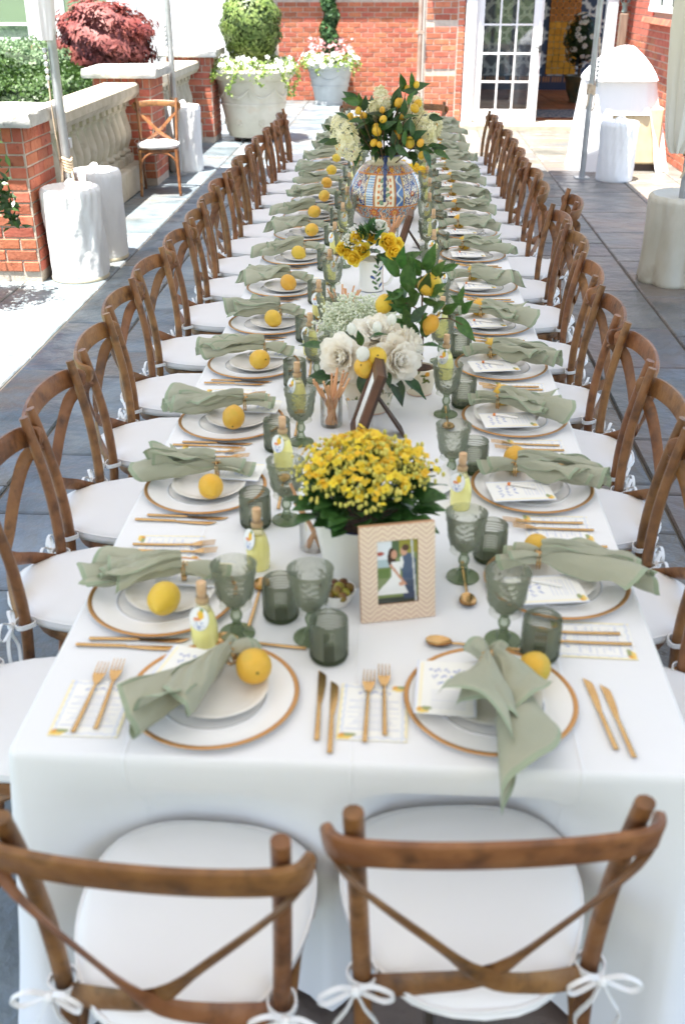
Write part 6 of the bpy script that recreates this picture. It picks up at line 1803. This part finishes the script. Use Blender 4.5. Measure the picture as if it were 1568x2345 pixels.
# big painted majolica vase with lemon branches and hydrangea
vz = thing('painted_vase', 'large round painted vase with blue twisted handle, full of lemon branches and hydrangea', 'vase', (-.013, 4.6, TZ + .001))
vp = [(.075, 0), (.085, .004)] + [(.085 + .122 * math.sin(PI * (t ** .86) * .95) ** .66, .004 + .31 * t) for t in [k / 70 for k in range(1, 71)]]
r_end = vp[-1][0]
vp += [(r_end * .9, .322), (.085, .328), (.08, .335), (.082, .35), (.088, .362), (.092, .366), (.088, .368), (.078, .355), (.07, .32), (.0, .3)]
def vase_cols(co):
    a = np.arctan2(co[:, 1], co[:, 0]) + PI / 2; z = co[:, 2]; n = len(a)
    a = (a + PI) % (2 * PI) - PI
    cream = np.array(lin(236, 224, 190)[:3]); navy = np.array(lin(40, 62, 118)[:3]); orange = np.array(lin(206, 112, 40)[:3]); rust = np.array(lin(150, 66, 34)[:3]); green = np.array(lin(120, 156, 116)[:3]); lblue = np.array(lin(150, 182, 206)[:3]); mid = np.array(lin(70, 104, 152)[:3])
    c = np.tile(cream, (n, 1)); R = .2
    x = a * R
    edges = np.array([-PI, -2.5, -2.1, -1.5, -1.15, -.55, -.29, .29, .55, 1.15, 1.5, 2.1, 2.5, PI])
    kinds = np.array([3, 1, 0, 2, 0, 1, 4, 2, 0, 1, 0, 2, 3])
    k = np.clip(np.searchsorted(edges, a) - 1, 0, 12); wd = edges[k + 1] - edges[k]
    loc = (a - edges[k]) / wd - .5; lx = loc * wd * R
    kind = kinds[k]
    # scroll ground of navy curls on cream
    w1 = np.sin(x * 330 + 2.4 * np.sin(z * 190 + np.sin(x * 150) * 1.5)) * np.sin(z * 290 + 2.2 * np.sin(x * 210)) + .12
    m = kind == 0
    c[m & (w1 > .08)] = navy; c[m & (w1 < -.7)] = np.array(lin(226, 176, 140)[:3])
    for z0 in (.12, .2):
        d = np.hypot(lx, z - z0 - .03 * np.sin(k * 2.1)); an = np.arctan2(z - z0 - .03 * np.sin(k * 2.1), lx)
        c[m & (d < .016 + .003 * np.cos(6 * an))] = rust; c[m & (d < .009)] = orange; c[m & (d < .004)] = cream
    m = kind == 1          # pale blue scales
    sy = (z / .013); row = np.floor(sy); sx = (lx / .013 + .5 * (row % 2)) % 1 - .5; fy = sy % 1
    c[m] = lblue; c[m & (np.hypot(sx, fy) > .58)] = np.array(lin(220, 226, 222)[:3]); c[m & (np.abs(np.hypot(sx, fy) - .58) < .1)] = mid
    m = kind == 2          # blue wave band
    c[m] = mid; wv = np.sin(z * 95 + 0) * .012; c[m & (np.abs(lx - wv) < .006)] = lblue; c[m & (np.abs(lx - wv) < .0025)] = cream
    m = (kind == 3) | (kind == 4)   # green and rust vines
    wv = np.sin(z * 60 + k) * .02; c[m & (np.abs(lx - wv) < .003)] = rust
    lf = np.hypot((lx + wv) / .013, ((z * 26) % 1 - .5) / .32); c[m & (lf < 1)] = green; c[m & (np.abs(lf - 1) < .14)] = np.array(lin(74, 96, 74)[:3])
    l2 = np.hypot((np.abs(lx) - .034) / .007, ((z * 34) % 1 - .5) / .3); c[m & (l2 < 1)] = orange
    eg = (.5 - np.abs(loc)) * wd * R; c[eg < .005] = np.array(lin(190, 150, 70)[:3])
    c[(eg > .0035) & (eg < .005)] = rust
    for (z0, zr, cnt) in ((.072, .036, 10), (.298, .022, 12)):
        band = np.abs(z - z0) < zr
        f = (a / (2 * PI) * cnt) % 1 - .5; fx = f * 2 * PI * R / cnt; dz = z - z0 - (.003 if z0 < .1 else -.002)
        d = np.hypot(fx, dz * 1.2); an = np.arctan2(dz, fx)
        c[band] = np.array(lin(228, 212, 168)[:3])
        sc = np.sin(fx * 220 + 2 * np.sin(dz * 160)); c[band & (sc > .3)] = np.array(lin(96, 128, 150)[:3]); c[band & (sc < -.5)] = rust
        pet = zr * .72 + .005 * np.cos(9 * an)
        c[band & (d < pet)] = orange; c[band & (np.abs(d - pet) < .0035)] = rust; c[band & (d < pet) & (np.abs(np.cos(4.5 * an)) < .2)] = rust
        c[band & (d < .012)] = np.array(lin(226, 170, 60)[:3]); c[band & (d < .006)] = rust
        c[np.abs(np.abs(z - z0) - zr) < .004] = np.array(lin(196, 120, 44)[:3])
    low = z < .034
    c[low] = np.where((np.sin(x[low] * 150 + 2 * np.sin(z[low] * 200)) > 0)[:, None], np.array(lin(110, 150, 160)[:3]), np.array(lin(226, 214, 180)[:3]))
    c[z > .318] = np.array(lin(232, 218, 178)[:3]); c[z > .358] = navy
    return c
me = MB().lathe(vp, 300, capb=True).mesh('vase_body', 'print_gloss', angle=60); set_cols(me, vase_cols); obj('vase_body', me, vz)
for s in (-1, 1):
    b = MB(); pts = []
    rr = lambda z: float(np.interp(z, [p[1] for p in vp[:72]], [p[0] for p in vp[:72]]))
    for i in range(40):
        t = i / 39; z = .355 - .21 * t; y = (rr(min(z, .31)) if z < .31 else .09 + (.355 - z) * 1.2) + .012 + .03 * math.sin(t * PI) * (1 - .35 * t)
        pts.append((0, s * y, z))
    b.sweep(pts, lambda t: (.0115 * (1 - .35 * t) * (1 + .22 * math.sin(t * 46)), .011 * (1 + .25 * math.sin(t * 46 + 1))), 10, 1)
    obj('handle', b.mesh('handle', pm('handle_blue', lin(44, 58, 100), lin(70, 84, 120), rough=.2, scale=60), angle=70), vz)
off = Vector((-.013, 4.6, TZ + .001)); FY = .09
LEM = [(0.096, 4.522, 1.477), (0.155, 4.61, 1.394), (0.144, 4.449, 1.499), (0.053, 4.61, 1.399), (0.14, 4.482, 1.379), (-0.165, 4.505, 1.364), (-0.14, 4.586, 1.332), (-0.21, 4.502, 1.335), (-0.035, 4.53, 1.367), (-0.029, 4.426, 1.327), (0.069, 4.571, 1.332), (-0.069, 4.528, 1.281), (-0.063, 4.486, 1.262), (0.046, 4.578, 1.235), (-0.079, 4.481, 1.201), (0.118, 4.511, 1.202), (0.176, 4.447, 1.205), (0.185, 4.501, 1.136), (-0.047, 4.461, 1.194)]
b = MB()
for k, p in enumerate(LEM):
    q = Vector(p) - off; q.y = q.y * .6 - .06
    s = .88 * (.62, .85, .62, .95, .85, .7, .8, .7, .6, .75, .72, .7, 1.0, .95, .75, 1.05, .75, .75, .6)[k]
    tilt = random.uniform(.6, 2.2)
    obj('lemon', MB().ball((0, 0, 0), .03, 16, 12, (1, 1, 1.18)).mesh('branch_lemon', 'lemon') if 'branch_lemon' not in bpy.data.meshes else bpy.data.meshes['branch_lemon'], vz, q, (tilt - 1, random.uniform(-.6, .6), k), (s, s, s))
    if k % 2 == 0 or q.z > .6:
        b.sweep([(q.x * .15, q.y * .3, .3), (q.x * .6, q.y * .7, .3 + (q.z - .3) * .55), (q.x, q.y + .012, q.z + .01)], lambda t: .0045 * (1 - .6 * t), 6, 4)
LF = [(0.119, 4.466, 1.52, 0, 1), (0.168, 4.588, 1.488, 1, 0.4), (0.115, 4.47, 1.467, -1, 0.2), (0.07, 4.521, 1.505, -0.2, 1), (0.044, 4.645, 1.438, 0.3, 1), (-0.205, 4.64, 1.426, -1, 0.6), (-0.157, 4.581, 1.411, -0.2, 1), (-0.13, 4.535, 1.4, 0.2, 1), (-0.25, 4.469, 1.349, -0.8, 0.6), (-0.202, 4.44, 1.419, -1, 0.3), (0.034, 4.642, 1.396, 0.3, 1), (0.082, 4.529, 1.381, 0, 1), (0.116, 4.429, 1.345, 1, 0.2), (0.255, 4.556, 1.33, 1, -0.1), (-0.067, 4.594, 1.347, -0.5, 0.2), (0.013, 4.553, 1.357, 0.5, 0.6), (-0.113, 4.629, 1.306, -0.3, -1), (-0.172, 4.41, 1.325, -0.7, 0.2), (-0.149, 4.532, 1.29, -0.5, -0.2), (-0.005, 4.515, 1.296, 0.6, 0.3), (0.129, 4.416, 1.29, 0, 1), (-0.052, 4.56, 1.218, 0.2, -0.6), (-0.117, 4.613, 1.211, -0.3, -0.7), (0.036, 4.548, 1.311, 0.2, 0.8), (0.089, 4.465, 1.226, -0.1, -1), (0.286, 4.61, 1.171, 1, 0), (0.248, 4.527, 1.192, 1, 0.3), (0.296, 4.528, 1.144, 1, -0.4), (0.147, 4.588, 1.113, 0, -1), (0.221, 4.437, 1.13, 0.6, -0.8), (0.212, 4.605, 1.154, 1, -0.1), (-0.321, 4.571, 1.268, -0.5, 0.5), (-0.346, 4.597, 1.206, -1, 0.1), (-0.305, 4.448, 1.209, -1, -0.2), (-0.176, 4.601, 1.113, -0.3, -1), (0.074, 4.448, 1.165, 0.6, -0.5), (0.116, 4.42, 1.438, 0.4, 0.8), (-0.089, 4.614, 1.281, -0.2, 0.8), (-0.02, 4.615, 1.249, 0.2, -0.8), (-0.134, 4.619, 1.248, -0.6, 0.3), (0.162, 4.518, 1.246, 0.7, 0.4), (0.104, 4.469, 1.299, 0.3, 0.8), (0.06, 4.402, 1.291, 0, 1), (0.033, 4.561, 1.218, -0.2, 0.8)]
g = np.random.default_rng(81)
for k, (x, y, z, dx, dz) in enumerate(LF):
    d = Vector((dx, g.uniform(-.6, .1), dz)).normalized(); s = g.uniform(.085, .12)
    q = Vector((x, 4.40 + (y - 4.4) * .6, z)) - off - d * s * .5
    put_leaf(vz, (leafB if k % 3 else leafA)[k % 3], q, d, s, g.uniform(-.7, .7), (0, -1, .6))
for k in range(150):
    a = g.uniform(0, 6.28); e = g.uniform(-.35, 1.25)
    d = Vector((math.cos(a) * math.cos(e), math.sin(a) * math.cos(e), math.sin(e)))
    p = Vector((0, 0, .43)) + Vector((d.x * .2, d.y * .12, d.z * .19)) * g.uniform(.15, 1.0)
    d2 = d + Vector(g.normal(0, .5, 3)); put_leaf(vz, leafB[k % 3], p, d2, g.uniform(.08, .115), g.uniform(-1, 1), (0, -.6, 1))
for k in range(26):
    a = g.uniform(0, 6.28); r1 = g.uniform(.1, .26)
    b.sweep([(.02 * math.cos(a), .02 * math.sin(a), .3), (.5 * r1 * math.cos(a), .5 * r1 * math.sin(a), .42), (r1 * math.cos(a), r1 * math.sin(a), g.uniform(.45, .66))], lambda t: .0035 * (1 - .7 * t), 5, 3)
obj('branches', b.mesh('branches', 'bark'), vz)
HY = [(-0.235, 4.40, 1.256, 1.0), (-0.042, 4.50, 1.40, 0.5), (-0.085, 4.50, 1.345, 0.35), (0.125, 4.50, 1.325, 0.55), (0.155, 4.52, 1.37, 0.3), (0.215, 4.44, 1.27, 0.6), (0.255, 4.46, 1.285, 0.35)]
for k, (x, y, z, s) in enumerate(HY):
    n = int(330 * s); u = g.uniform(-1, 1, n); a = g.uniform(0, 6.28, n); rad = np.sqrt(np.maximum(0, 1 - np.abs(u) ** 2.2)) * g.uniform(.75, 1.05, n)
    ax = Vector((.35 if k == 0 else g.uniform(-.3, .3), 0, -1 if k == 0 else 1)).normalized()
    P = np.stack([rad * .078 * np.cos(a), rad * .07 * np.sin(a), u * .125], 1) * (s ** .7)
    m = np.array(ax.to_track_quat('Z', 'Y').to_matrix()); Nn = P / np.linalg.norm(P, axis=1, keepdims=True)
    P = P @ m.T; Nn = Nn @ m.T
    hy = obj('hydrangea_head', scatter_mesh('hydrangea_head', floret_src(4, .25), P, Nn + g.normal(0, .35, (n, 3)), .0155, 'hydrangea', 90 + k), vz, (x - off.x, y + FY - off.y, z - off.z - (.03 if k == 0 else 0)))
# yellow roses glimpsed behind the big vase
yv = thing('rose_bowl', 'low bowl of yellow roses half hidden behind the big painted vase', 'flower bowl', (.03, 5.55, TZ + .001))
obj('bowl', MB().lathe([(0, 0), (.05, 0), (.075, .05), (.08, .1), (.075, .1), (.06, .04), (0, .03)], 28).mesh('bowl', 'porcelain'), yv)
for k in range(14):
    a = k * 2.4; r_ = .035 * math.sqrt(k)
    d = Vector((math.cos(a) * r_ * 6, math.sin(a) * r_ * 6, 1)).normalized()
    obj('rose_bloom', roses[k % 3], yv, (r_ * math.cos(a) * 1.3, r_ * math.sin(a), .14 - r_ * .3), d.to_track_quat('Z', 'Y').to_euler(), (1.3, 1.3, 1.3))
for k in range(16):
    a = k * .8; put_leaf(yv, leafB[k % 3], (.07 * math.cos(a), .07 * math.sin(a), .1), (math.cos(a), math.sin(a), .1), .08, 0)
